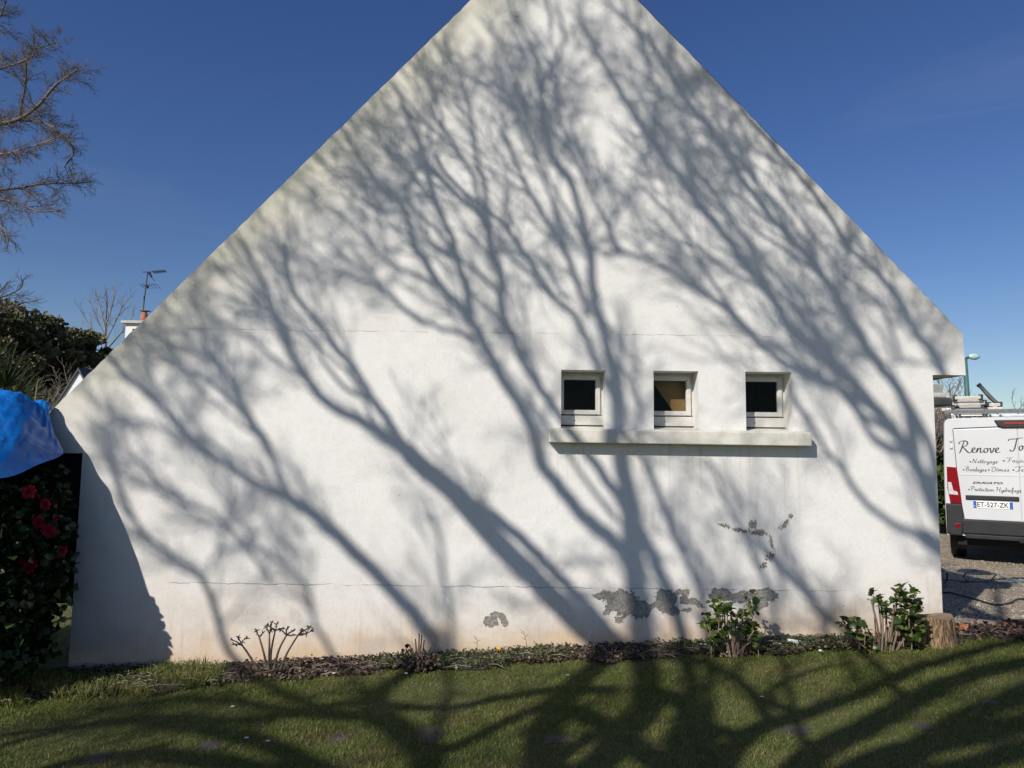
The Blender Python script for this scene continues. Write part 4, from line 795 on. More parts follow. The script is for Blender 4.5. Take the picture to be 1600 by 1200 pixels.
M_weed = mat('weed_leaf', (.05, .08, .02), .6, rnd=[(0, (.028, .048, .012)), (.6, (.060, .085, .022)), (1, (.11, .13, .04))], trans=.2)
def bed(n, seed, size, m, nm, label, cat, lift_, dens, x0=-4.0, x1=3.75, flat=.5, slim=False, edge=-.05):
    rg = np.random.default_rng(seed); x = rg.uniform(x0, x1, n); e = edge_y(x) + edge; y = e + (WY - .015 - e) * rg.random(n); k = dens(x, y, rg); x, y = x[k], y[k]; n = len(x)
    P = np.stack([x, y, gz(x, y) + .012 + rg.random(n) * lift_], -1); D = nrm(rg.normal(size=(n, 3)) * [1, 1, flat]); D[:, 2] = np.abs(D[:, 2]) * .8
    return obj(nm, leaves(nm, P, D, size * rg.uniform(.5, 1.3, n), up=nrm(rg.normal(size=(n, 3)) * .6 + [0, -.2, 1]), slim=slim), m, label=label, cat=cat, kind='stuff')
bed(15000, 21, .027, M_litter, 'fallen_leaves', 'brown fallen leaves and mulch along the foot of the wall', 'fallen leaves', .035, lambda x, y, r: np.where(r.random(len(x)) < np.where(x < -2.2, .3, .8), 0, -9) + (np.sin(x * 3.1) + np.sin(x * 7.7 + 1) * .6 + r.normal(size=len(x)) * .6) > -.6)
bed(17000, 22, .019, M_weed, 'weeds', 'low green weeds growing in the bed along the wall', 'weeds', .055, lambda x, y, r: (np.sin(x * 2.3 + 2.5) + np.sin(x * 5.9) * .7 + (y - 6.0) * 1.2 + r.normal(size=len(x)) * .5) > .25, edge=-.04)
rg = np.random.default_rng(24); n = 4200; x = rg.uniform(3.55, 6.4, n); y = 6.15 + .45 * rg.random(n); k = (x > 3.78) & ((rg.random(n) < .35) | (x > 4.15) & (y < 6.45)); x, y = x[k], y[k]; n = len(x)
obj('fallen_leaves', leaves('fallen_leaves', np.stack([x, y, gz(x, y) + .015 + rg.random(n) * .05], -1), nrm(rg.normal(size=(n, 3)) * [1, 1, .5]), rg.uniform(.018, .045, n), up=nrm(rg.normal(size=(n, 3)) * .5 + [0, 0, 1])), mat('russet_leaf', (.2, .08, .04), .8, rnd=[(0, (.014, .009, .007)), (.6, (.038, .022, .015)), (1, (.17, .08, .05))]), label='russet fallen leaves heaped right of the tree stump', cat='fallen leaves', kind='stuff')
rg = np.random.default_rng(25); T = Tubes()
for k in range(420):
    x = rg.uniform(-3.9, 6.0); y = rg.uniform(edge_y(x) - .04, 6.33 if x < 3.7 else 6.55); a = rg.uniform(0, 6.28); L = rg.uniform(.05, .22); z = float(gz(x, y)) + .03 + rg.random() * .03
    T.add([(x, y, z), (x + L * .5 * math.cos(a), y + L * .5 * math.sin(a) * .6, z + rg.uniform(0, .02)), (x + L * math.cos(a), y + L * math.sin(a) * .6, z - .01)], rg.uniform(.0015, .004), 4)
obj('dry_twigs', T.mesh('dry_twigs'), M_twig, label='dry twigs and stalks strewn over the flower bed', cat='twigs', kind='stuff')
# stepping stones sunk in the lawn
M_stone = mat('stepping_stone', (.040, .034, .027), .95, (.075, .062, .048), 9, .6, 50)
pos_l = ['leftmost sunken stepping stone, almost overgrown at the bottom left', 'second stepping stone from the left, grassed over on one side', 'small brownish stepping stone left of the large grey one', 'largest grey stepping stone, irregular, left of centre', 'stepping stone just right of centre, mostly overgrown', 'shaded wide stepping stone right of centre at the bottom', 'small stepping stone half in shade, second from the right', 'rightmost tiny stepping stone patch near the right border']
for i, (u_, v_, r_, h_, rot) in enumerate(STONES):
    p = gpt(u_, v_); rx = r_ / 1150 * (p.y + .1) * .88; ry = .85 * max(abs(gpt(u_, v_ - h_).y - gpt(u_, v_ + h_).y) / 2, rx * .6); rg = np.random.default_rng(50 + i); bm = bmesh.new(); nn_ = 14; ph = rg.uniform(0, 6)
    top = [];
    for j in range(nn_):
        a = j * 2 * math.pi / nn_; k = 1 + .12 * rg.normal() + .08 * math.cos(4 * a + ph); x = p.x + rx * k * math.cos(a + rot); y = p.y + ry * k * math.sin(a + rot); top.append((x, y))
    A = [bm.verts.new((x, y, float(gz(x, y)) + .004)) for x, y in top]; B = [bm.verts.new((p.x + (x - p.x) * 1.06, p.y + (y - p.y) * 1.06, float(gz(x, y)) - .03)) for x, y in top]; c = bm.verts.new((p.x, p.y, float(gz(p.x, p.y)) + .008))
    for j in range(nn_): bm.faces.new((A[j], A[(j + 1) % nn_], c)); bm.faces.new((B[j], B[(j + 1) % nn_], A[(j + 1) % nn_], A[j]))
    obj('stepping_stone', bm_mesh(bm, 'stepping_stone'), M_stone, label=pos_l[i], cat='stepping stone', group='stepping stones sunk in the lawn')

# ------------------------------------------------------------------ plants along the wall
def base_at(u, v): p = gpt(u, v); return np.array([p.x, p.y, p.z])
M_stem = mat('woody_stem', (.050, .036, .027), .85, (.11, .08, .06), 12, .5, 60); M_cane = mat('pale_cane', (.24, .175, .125), .75, (.15, .10, .075), 14, .4, 50)
# pruned hydrangea, leafless
def px3(u, v, Y): return np.array(at(u, v, Y))
ph_ = empty('pruned_shrub', label='leafless pruned shrub with knobbly stem tips, left of the bed', cat='shrub'); T = Tubes(); T2 = Tubes(); rg = np.random.default_rng(61); Yp = 5.93
for st in ([(402, 1046), (388, 1022), (378, 1008)], [(418, 1046), (412, 1020), (405, 995)], [(422, 1046), (424, 1015), (430, 985)], [(428, 1046), (436, 1015), (448, 992)], [(438, 1046), (450, 1018), (466, 992)], [(420, 1046), (421, 1010), (421, 990)]):
    Q = [px3(u_, v_, Yp + rg.uniform(-.05, .05) * (i > 0)) for i, (u_, v_) in enumerate(st)]; T.add(cr_spline(Q, 4), np.linspace(.0105, .006, 9), 7)
for (u0, v0, L) in ((378, 1008, [(363, 1000), (372, 996), (385, 997), (366, 1006)]), (405, 995, [(401, 985), (410, 990)]), (430, 985, [(420, 978), (432, 976), (440, 982), (424, 984)]), (421, 990, [(416, 980), (424, 974)]), (448, 992, [(440, 984), (449, 982), (458, 986), (460, 992)]), (466, 992, [(474, 984), (484, 980), (487, 986), (478, 990)])):
    p = px3(u0, v0, Yp); T2 = Tubes()
    for (u_, v_) in L:
        e = px3(u_, v_, Yp + rg.uniform(-.06, .06)); T2.add([p, (p + e) / 2 + rg.normal(size=3) * .006, e], [.0065, .005, .0042], 6)
        for k in range(5): d = nrm(rg.normal(size=3) + (e - p) * 6); T2.add([e, e + d * .012, e + d * rg.uniform(.018, .034)], [.0042, .0048, .002], 5)
        for k in range(3): m_ = p + (e - p) * rg.uniform(.3, .9); d = nrm(rg.normal(size=3)); T2.add([m_, m_ + d * .016], [.0035, .002], 5)
    obj('shoot', T2.mesh('shoot'), M_stem, ph_)
obj('stem', T.mesh('stem'), M_stem, ph_)
rs = empty('pruned_stub', label='low cut-back shrub stub with short upright canes, centre left of the bed', cat='shrub'); T = Tubes(); Yp = 6.0
for (u0, v0, u1, v1) in ((648, 1035, 640, 1008), (650, 1035, 649, 998), (652, 1035, 655, 990), (654, 1035, 659, 992), (656, 1035, 663, 1000), (646, 1035, 634, 1014), (645, 1035, 626, 1022), (658, 1035, 674, 1012), (660, 1035, 672, 1022), (650, 1035, 644, 1016), (655, 1035, 657, 1008)): T.add([px3(u0, v0, Yp), px3((u0 + u1) / 2 + 1, (v0 + v1) / 2, Yp), px3(u1, v1, Yp + rg.uniform(-.05, .05))], [.0075, .006, .005], 6)
obj('cane', T.mesh('cane'), M_stem, rs); n = 260; c = px3(654, 1034, Yp); Pp = c + rg.normal(size=(n, 3)) * [.075, .05, .03]; obj('dead_leaves', leaves('dead_leaves', Pp, nrm(rg.normal(size=(n, 3))), rg.uniform(.02, .045, n)), M_litter, rs)
M_hyd = mat('hydrangea_leaf', (.05, .09, .02), .36, rnd=[(0, (.022, .045, .008)), (.5, (.055, .095, .016)), (1, (.15, .19, .04))], trans=.22)
def leafy(name, canes, heads, Yb, seed, label, cat='shrub'):
    rg = np.random.default_rng(seed); root = empty(name, label=label, cat=cat); T = Tubes(); P, D, Sz, U = [], [], [], []
    for (u0, v0, u1, v1, r) in canes:
        a = px3(u0, v0, Yb + rg.uniform(-.03, .03)); e = px3(u1, v1, Yb + rg.uniform(-.10, .10)); m_ = (a + e) / 2 + rg.normal(size=3) * .012; T.add(cr_spline([a, m_, e], 4), np.linspace(r * 1.15, r * .8, 9), 7)
    for (u_, v_, r, nl) in heads:
        c = px3(u_, v_, Yb + rg.uniform(-.09, .09)); s = r / 1150 * Yb
        for k in range(int(nl * 1.5)):
            d = nrm(rg.normal(size=3) * [1, 1, .7] + [0, -.1, .55]); h = rg.uniform(-.9, .5) * s; P.append(c + np.array([rg.normal() * .25 * s, rg.normal() * .25 * s, h]) + d * .1 * s); D.append(d); Sz.append(s * rg.uniform(.55, 1.1)); U.append(nrm(np.array([-d[0] * .5, -d[1] * .5, 1]) + rg.normal(size=3) * .35))
        b_ = np.array([c[0] + rg.normal() * .01, c[1], c[2] - s * 1.8]); T.add([b_, c], [.004, .003], 5)
    obj('cane', T.mesh('cane'), M_cane, root); obj('foliage', leaves('foliage', np.array(P), np.array(D), np.array(Sz), up=np.array(U)), M_hyd, root); return root
leafy('leafy_shrub', [(1140, 1026, 1116, 945, .006), (1142, 1026, 1132, 955, .006), (1144, 1026, 1136, 975, .006), (1146, 1026, 1143, 970, .0055), (1150, 1026, 1147, 985, .007), (1152, 1026, 1158, 975, .007), (1154, 1026, 1163, 945, .006), (1156, 1026, 1171, 935, .0055), (1158, 1026, 1178, 985, .006), (1148, 1026, 1155, 950, .005), (1138, 1026, 1108, 990, .006), (1136, 1026, 1100, 975, .0055), (1150, 1030, 1170, 1005, .005), (1146, 1028, 1153, 990, .008)],
      [(1117, 936, 11, 5), (1118, 948, 13, 9), (1130, 948, 15, 11), (1137, 955, 12, 8), (1125, 962, 12, 8), (1104, 962, 12, 5), (1106, 975, 13, 9), (1114, 985, 14, 10), (1122, 975, 14, 10), (1128, 990, 13, 9), (1112, 1000, 14, 9), (1120, 1008, 14, 9), (1152, 970, 15, 12), (1145, 965, 10, 6), (1160, 962, 11, 7), (1166, 932, 8, 5), (1178, 936, 14, 9), (1176, 948, 10, 7), (1170, 965, 11, 8), (1168, 978, 12, 8), (1178, 985, 14, 9), (1172, 995, 14, 10), (1184, 1004, 16, 5), (1160, 1008, 10, 6), (1135, 1010, 11, 7)], 6.0, 71,
      'leafy green shrub with upright canes below the peeled plaster')
leafy('leafy_shrub', [(1375, 1020, 1362, 940, .0085), (1378, 1018, 1376, 928, .0075), (1380, 1018, 1372, 935, .007), (1384, 1018, 1384, 950, .008), (1388, 1018, 1397, 945, .009), (1390, 1018, 1402, 930, .008), (1394, 1018, 1410, 950, .008), (1368, 1020, 1335, 970, .008), (1364, 1022, 1318, 978, .007), (1372, 1020, 1350, 968, .007), (1370, 1020, 1345, 985, .008), (1398, 1018, 1425, 950, .008), (1400, 1018, 1432, 975, .008), (1376, 1020, 1366, 965, .006), (1386, 1018, 1392, 975, .01)],
      [(1365, 931, 12, 8), (1372, 934, 9, 6), (1378, 945, 12, 9), (1383, 950, 11, 8), (1380, 957, 10, 7), (1404, 918, 9, 6), (1408, 925, 14, 11), (1400, 931, 13, 9), (1418, 930, 14, 11), (1430, 928, 10, 6), (1425, 940, 13, 9), (1412, 942, 13, 10), (1434, 948, 12, 8), (1420, 955, 14, 10), (1405, 965, 15, 11), (1395, 960, 13, 9), (1418, 968, 15, 11), (1432, 968, 14, 10), (1440, 978, 12, 8), (1410, 982, 15, 11), (1425, 985, 15, 11), (1400, 990, 14, 10), (1420, 1000, 14, 10), (1436, 995, 11, 8), (1318, 968, 12, 7), (1330, 970, 12, 8), (1338, 975, 12, 8), (1322, 982, 10, 5), (1340, 990, 13, 9), (1352, 985, 12, 8), (1355, 1000, 14, 10), (1345, 1005, 12, 8), (1365, 1005, 11, 8), (1385, 1008, 11, 8), (1360, 1018, 9, 6), (1380, 1022, 9, 5)], 5.97, 72,
      'large leafy green shrub with thick cut canes against the tree stump')
# stump
sp = empty('tree_stump', label='sawn tree stump with furrowed brown bark at the right end of the wall', cat='tree stump')
M_stumpb = bpy.data.materials.new('stump_bark'); M_stumpb.use_nodes = True; nt = M_stumpb.node_tree; b = nt.nodes['Principled BSDF']; b.inputs['Roughness'].default_value = .9
tc = N(nt, 'ShaderNodeTexCoord'); mp_ = N(nt, 'ShaderNodeMapping'); mp_.inputs['Scale'].default_value = (1, 1, .16); nt.links.new(tc.outputs['Object'], mp_.inputs[0]); nf = noise(nt, 75, 6, .7, vec=mp_.outputs[0])
nt.links.new(ramp(nt, nf, [(.36, (.035, .022, .012)), (.5, (.20, .125, .065)), (.62, (.42, .29, .16)), (.8, (.52, .40, .26))]), b.inputs['Base Color']); bb = N(nt, 'ShaderNodeBump'); bb.inputs['Strength'].default_value = 1; bb.inputs['Distance'].default_value = .03; nt.links.new(nf, bb.inputs['Height']); nt.links.new(bb.outputs[0], b.inputs['Normal'])
Ys = 6.12; c = px3(1464, 1012, Ys); top = px3(1464, 962, Ys)[2]; g = float(gz(c[0], Ys)); R_ = .135; na, nh_ = 72, 16; rg = np.random.default_rng(8); V = []
for j in range(nh_):
    t = j / (nh_ - 1)
    for i in range(na):
        a = i * 2 * math.pi / na; r = R_ * (1.14 - .20 * t + .12 * (1 - t) ** 4) * (1 + .05 * math.sin(3 * a + 1) + .022 * math.sin(17 * a + 2 * math.sin(t * 5)) + .02 * rg.normal() * .5 + .03 * math.sin(9 * a)); zz = g - .05 + (top - g + .05) * t + (.012 * math.sin(2 * a + 1) if j == nh_ - 1 else 0)
        V.append((c[0] + r * math.cos(a), Ys + r * math.sin(a) * .95, zz))
i = np.arange(nh_ - 1)[:, None] * na + np.arange(na)[None]; i2 = np.arange(nh_ - 1)[:, None] * na + (np.arange(na)[None] + 1) % na; obj('bark', mesh_np('bark', V, np.stack([i, i2, i2 + na, i + na], -1).reshape(-1, 4), None, True), M_stumpb, sp)
tv = V[-na:]; V2 = [(c[0], Ys, top - .012)] + [(c[0] + (x - c[0]) * q, Ys + (y - Ys) * q, z - .001 - .01 * (1 - q)) for q in (.5, .998) for x, y, z in tv]; k = np.arange(na)
obj('cut_face', mesh_np('cut_face', V2, [np.stack([np.zeros(na, int), 1 + k, 1 + (k + 1) % na], -1), np.stack([1 + k, 1 + na + k, 1 + na + (k + 1) % na, 1 + (k + 1) % na], -1)]), mat('cut_wood', (.24, .17, .11), .9, (.14, .10, .07), 12, .6, 60), sp)
# small flowers, scraps, daisies
M_yel = mat('yellow_petal', (.75, .50, .03), .6); M_pap = mat('white_scrap', (.75, .76, .78), .8, (.62, .63, .65), 20); M_day = mat('daisy_petal', (.75, .75, .72), .6)
for i, (u_, v_, ug, vg, lb) in enumerate([(779, 1016, 781, 1034, 'small yellow dandelion against the foot of the wall, left of the centre'), (955, 1006, 952, 1022, 'yellow flower on a thin stalk in the shade of the trunk'), (857, 1031, 857, 1038, 'low yellow flower among the weeds at the middle of the bed'), (1121, 996, 1121, 1012, 'tiny yellow flower by the left side of the leafy shrub')][:3]):
    fl = empty('yellow_flower', label=lb, cat='flower', group='yellow flowers in the bed'); Y = 6.22 if i < 2 else 6.05; c = px3(u_, v_, Y); gg = float(gz(c[0], Y)); T = Tubes(); T.add([(c[0] - .01, Y, gg - .01), (c[0], Y, (gg + c[2]) / 2), tuple(c)], .0022, 5); obj('stalk', T.mesh('stalk'), M_weed, fl)
    n = 26; rg = np.random.default_rng(i); a = rg.uniform(0, 6.28, n); o_ = rg.uniform(.5, 1.4, n); D = np.stack([np.cos(a) * np.sin(o_), np.sin(a) * np.sin(o_) - .3, np.cos(o_)], -1); obj('petals', leaves('petals', np.tile(c, (n, 1)), nrm(D), np.full(n, .026 if i == 0 else .018), slim=True), M_yel, fl)
for i, (u_, v_, s, lb) in enumerate([(1241, 1009, .085, 'largest white plastic scrap on the soil right of the leafy shrub'), (1215, 1012, .05, 'bluish white scrap next to the shrub, left of the largest scrap'), (1258, 1012, .025, 'tiny white scrap right of the largest one'), (1283, 1005, .030, 'small white scrap halfway between the two leafy shrubs'), (1282, 1021, .022, 'white crumb lying out on the lawn edge'), (1097, 1012, .045, 'white scrap left of the leafy shrub, at the wall foot'), (1178, 1011, .04, 'white scrap showing behind the right stems of the leafy shrub')]):
    rg = np.random.default_rng(90 + i); p = gpt(u_, v_ + 3); T = bmesh.new(); k = 9; pts = []
    for j in range(k): a = j * 6.283 / k; r = s * rg.uniform(.45, 1.1); pts.append((p.x + r * math.cos(a), p.y + r * .6 * math.sin(a), p.z + .035 + rg.uniform(0, .35) * s))
    A = [T.verts.new(q) for q in pts]; cc = T.verts.new((p.x, p.y, p.z + .04 + .3 * s))
    B = [T.verts.new((q[0], q[1], q[2] - .003)) for q in pts]; cb2 = T.verts.new((p.x, p.y, p.z + .037 + .3 * s))
    for j in range(k): T.faces.new((A[j], A[(j + 1) % k], cc)); T.faces.new((B[(j + 1) % k], B[j], cb2)); T.faces.new((A[(j + 1) % k], A[j], B[j], B[(j + 1) % k]))
    obj('white_scrap', bm_mesh(T, 'white_scrap'), M_pap, label=lb, cat='scrap', group='white scraps lying in the bed')
for i, (u_, v_, lb) in enumerate([(521, 1060, 'white daisy at the top of the lawn, left of centre'), (634, 1060, 'white daisy below the cut-back shrub stub'), (385, 1163, 'white daisy beside the second stepping stone'), (418, 1168, 'white daisy between the two left stepping stones at the bottom'), (887, 1063, 'white daisy in the sunlit lawn right of the centre'), (363, 1113, 'white daisy lying low in the left shadow band'), (1191, 1098, 'white daisy in the shadow below the leafy shrub')]):
    dz = empty('daisy', label=lb, cat='daisy', group='daisies in the lawn'); p = gpt(u_, v_); c = np.array([p.x, p.y, p.z + .036]); n = 12; a = np.arange(n) * 6.283 / n; D = np.stack([np.cos(a), np.sin(a), np.full(n, .35)], -1)
    obj('petals', leaves('petals', np.tile(c, (n, 1)), nrm(D), np.full(n, .015), slim=True, up=np.tile([0, 0, 1.], (n, 1))), M_day, dz); T = Tubes(); T.add([c - [0, 0, .04], c], .0012, 4); obj('stalk', T.mesh('stalk'), M_weed, dz)
M_or = mat('orange_leaf', (.32, .12, .05), .8, (.22, .08, .035), 9)
for i, (u_, v_, s, lb) in enumerate([(30, 1081, .075, 'curled orange-brown dead leaf on the grass at the lower left'), (2, 1085, .06, 'dark dead leaf at the very left border'), (1497, 985, .09, 'upright russet dead leaf just right of the tree stump'), (150, 1046, .05, 'pale dead leaf in the grass under the camellia')]):
    p = gpt(u_, v_ + 4); n = 4; rg = np.random.default_rng(i + 3); obj('dead_leaf', leaves('dead_leaf', np.tile([p.x, p.y, p.z + .03], (n, 1)) + rg.normal(size=(n, 3)) * .006, nrm(rg.normal(size=(n, 3)) * [1, .6, .3] + [0, 0, .5]), np.full(n, s)), M_or, label=lb, cat='dead leaf')
T = Tubes()
for k, (u0, v0, u1, v1, lb) in enumerate([(744, 1018, 745, 996, 'thin budded stalk at the foot of the wall left of the small peeled patch'), (824, 1016, 818, 986, 'thin forked stalk near the small peeled patch')]):
    T = Tubes(); a = px3(u0, v0, 6.28); e = px3(u1, v1, 6.26); T.add([a - [0, 0, .05], (a + e) / 2 + [.006, 0, 0], e], [.002, .0018, .0012], 5)
    for q in (.55, .7, .85, .97): m_ = a + (e - a) * q; T.add([m_, m_ + [.03 * (-1) ** int(q * 20), -.01, .02]], [.0018, .001], 4)
    obj('thin_stalk', T.mesh('thin_stalk'), M_stem, label=lb, cat='plant')
# ------------------------------------------------------------------ white van
YV = 11.3; vc = at(1595, 780, YV); psi = math.radians(32.5)
van = empty('white_van', (vc.x, vc.y, float(gz(vc.x, 12)) + .075), -psi, label='white panel van with dark script lettering, rear doors facing us', cat='van')
vz = van.location.z; ZB = at(1590, 876, YV).z - vz    # road level at the rear plane
M_vw = mat('van_paint', (.60, .61, .62), .32, (.55, .56, .57), 1.2, coat=.5); M_bmp = mat('grey_bumper', (.009, .0095, .011), .65, (.014, .015, .017), 8, .2, 90)
M_redl = mat('tail_red', (.26, .004, .008), .12, (.16, .002, .004), 30, coat=1); M_clear = mat('lamp_clear', (.62, .60, .58), .12, (.5, .48, .46), 40, coat=1); M_txt = mat('lettering_grey', (.045, .05, .055), .5); M_seam = mat('seam', (.03, .03, .03), .8)
M_plate = mat('plate_white', (.78, .78, .76), .4); M_blue = mat('plate_blue', (.03, .10, .42), .4); M_under = mat('underbody', (.010, .010, .010), .9); M_chrome = mat('brushed_metal', (.55, .55, .55), .35, (.42, .42, .42), 20, metal=.6)
H = 2.20
def vobj(nm, me, m, parent=None, **k): return obj(nm, me, m, parent or van, **k)
# body: sections from the rear (y=0) to the nose (y=5.4); x half-width as a function of height
def sect(top, bot, hw, rc, n=10):
    L = []
    for t in np.linspace(0, 1, n): z = bot + (top - rc - bot) * t; L.append((hw * (1 - .012 * abs(t - .35) - .055 * max(0, t - .45) ** 1.6), z))
    x0, z0 = L[-1]
    for a in np.linspace(0, math.pi / 2, 8)[1:]: L.append((x0 - rc * (1 - math.cos(a)), z0 + rc * math.sin(a)))
    L.append((0.0, top + .012)); R = L[::-1][1:]; return [(x, z) for x, z in L] + [(-x, z) for x, z in R]
secs = [(0.0, 2.185, .36, .985, .085), (.04, 2.20, .36, 1.0, .09), (.5, 2.215, .36, 1.0, .10), (2.6, 2.22, .36, 1.0, .12), (3.7, 2.18, .36, 1.0, .14), (4.3, 1.78, .36, .99, .22), (4.75, 1.28, .38, .96, .25), (5.2, 1.05, .42, .86, .22), (5.38, .82, .48, .72, .15)]
V = []; m_ = None
for y, tp, bt, hw, rc in secs:
    s = sect(tp, bt, hw, rc); m_ = len(s); V += [(x, y, z) for x, z in s]
ns = len(secs); F4 = []
for j in range(ns - 1):
    for i in range(m_ - 1): F4.append((j * m_ + i, j * m_ + i + 1, (j + 1) * m_ + i + 1, (j + 1) * m_ + i))
    F4.append((j * m_ + m_ - 1, j * m_, (j + 1) * m_, (j + 1) * m_ + m_ - 1))
bm = bmesh.new(); vs = [bm.verts.new(v) for v in V]
for f in F4: bm.faces.new([vs[i] for i in f])
bm.faces.new([vs[i] for i in range(m_)]); bm.faces.new([vs[(ns - 1) * m_ + i] for i in range(m_)][::-1])
me = bm_mesh(bm, 'body', True); me.polygons.foreach_set('use_smooth', np.array([len(p.vertices) == 4 for p in me.polygons])); body = vobj('body', me, M_vw)
def vbox(nm, L, m, parent=None, bv=.006, **k):
    bm = bmesh.new()
    for lo, hi in L: box(bm, lo, hi, bv)
    return vobj(nm, bm_mesh(bm, nm), m, parent, **k)
def plate_poly(nm, P, y0, y1, m, parent=None, bevel=0.0):
    bm = bmesh.new(); A = [bm.verts.new((x, y0, z)) for x, z in P]; B = [bm.verts.new((x, y1, z)) for x, z in P]; fa = bm.faces.new(A); bm.faces.new(B[::-1])
    for i in range(len(P)): bm.faces.new((A[i], A[(i + 1) % len(P)], B[(i + 1) % len(P)], B[i]))
    if bevel: bmesh.ops.bevel(bm, geom=list(fa.edges), offset=bevel, segments=2, affect='EDGES', profile=.5)
    return vobj(nm, bm_mesh(bm, nm), m, parent)
for sg in (-1, 1):
    P = [(-.845, 2.02), (-.845, 1.94), (-.80, 1.1), (-.74, .62), (-.003, .62), (-.003, 2.05)]; P = [(x * -sg, z) for x, z in P]
    d = plate_poly('rear_door', P, -.016, -.001, M_vw, None, .008)
    bm = bmesh.new(); box(bm, (min(-.78 * -sg, -.02 * -sg), -.0205, 1.302), (max(-.78 * -sg, -.02 * -sg), -.0165, 1.325), .002); o = vobj('crease', bm_mesh(bm, 'crease'), M_vw, d)
    o = plate_poly('top_seam', [(x * -sg, z) for x, z in ((-.84, 2.045), (-.84, 2.033), (-.003, 2.066), (-.003, 2.078))], -.006, -.0005, M_seam, d)
    bm = bmesh.new()
    for zz in (1.72, 1.83): vbox('hinge', [((min(.86 * sg, .90 * sg), -.024, zz), (max(.86 * sg, .90 * sg), -.0012, zz + .045))], M_vw, d)
    vbox('hinge', [((min(.80 * sg, .86 * sg), -.03, .70), (max(.80 * sg, .86 * sg), -.0012, .80))], M_vw, d)
    plate_poly('side_seam', [(x * -sg, z) for x, z in ((-.852, 2.03), (-.843, 2.03), (-.798, 1.1), (-.738, .625), (-.747, .625), (-.807, 1.1))], -.0175, -.0163, M_seam, d)
    if sg < 0:
        vbox('handle_bar', [((-.715, -.040, .925), (-.02, -.0165, .995))], M_bmp, d, .012)
    # tail lamp in three blocks
    def X(a, b_): return (min(a * sg, b_ * sg), max(a * sg, b_ * sg))
    P = [(x * sg, z) for x, z in ((.955, 1.435), (.815, 1.425), (.785, 1.1), (.765, .855), (.925, .865), (.957, 1.1))]
    tl = plate_poly('tail_light', P, -.030, -.002, M_redl, None, .01)
    P = [(x * sg, z) for x, z in ((.950, 1.19), (.90, 1.19), (.88, 1.06), (.82, 1.04), (.815, .99), (.94, 1.0))]; plate_poly('lamp_lens', P, -.036, -.0305, M_clear, tl, .004)
# third brake lamp
tb = plate_poly('brake_light', [(-.29, 2.165), (-.24, 2.07), (-.19, 2.045), (.19, 2.045), (.24, 2.07), (.29, 2.165)], -.05, -.0175, M_black, None, .012); vbox('lens', [((-.17, -.056, 2.095), (.17, -.051, 2.135))], M_redl, tb, .004)
# bumper
bp = vbox('bumper', [((-.775, -.05, .40), (.775, .1, .615))], M_bmp, None, .015)
for sg in (-1, 1):
    P = [(x * sg, z) for x, z in ((.985, .855), (.985, .40), (.93, .36), (.78, .36), (.75, .60), (.765, .85))]; plate_poly('bumper_corner', P, -.045, .35, M_bmp, bp, .02)
    bm = bmesh.new(); xa, xb = sorted((.80 * sg, .87 * sg)); box(bm, (xa, -.052, .49), (xb, -.0455, .55), .003); vobj('reflector', bm_mesh(bm, 'reflector'), M_redl, bp)
vbox('step', [((-.74, -.085, .33), (.74, -.02, .395))], M_bmp, bp, .012)
vbox('tow_bar', [((-.03, -.14, .30), (.03, .05, .36)), ((-.05, -.16, .31), (.05, -.10, .35))], M_under, None, .01)
vbox('underbody', [((-.85, .12, .2), (.85, 5.0, .355))], M_under, None, .02)
# wheels
for (x, y) in ((-.86, 1.0), (.86, 1.0), (-.86, 4.45), (.86, 4.45)):
    wh = bpy.data.objects.new('wheel', None); COL.objects.link(wh); wh.parent = van; wh.location = (x, y, .335 - .075)
    T = Tubes(); 
    def ringm(prof, n=36):
        V = []; 
        for i in range(n):
            a = i * 2 * math.pi / n
            for (xx, r) in prof: V.append((xx, r * math.cos(a), r * math.sin(a)))
        k = len(prof); F = [(i * k + j, i * k + (j + 1) % k, ((i + 1) % n) * k + (j + 1) % k, ((i + 1) % n) * k + j) for i in range(n) for j in range(k)]
        return mesh_np('w', V, np.array(F), None, True)
    t_ = vobj('tyre', ringm([(-.11, .21), (-.115, .29), (-.09, .335), (.09, .335), (.115, .29), (.11, .21)]), M_black, wh)
    vobj('rim', ringm([(-.09, .02), (-.10, .21), (.10, .21), (.06, .16), (.08, .02)]), M_chrome, wh)
T = Tubes(); [T.add([(s_ * .99, .55, .42), (s_ * .99, .55, .22)], .02, 5) for s_ in (-1, 1)]
vbox('mud_flap', [((-.97, .56, .10), (-.74, .57, .40))], M_black, None, .002); vbox('mud_flap', [((.74, .56, .10), (.97, .57, .40))], M_black, None, .002)
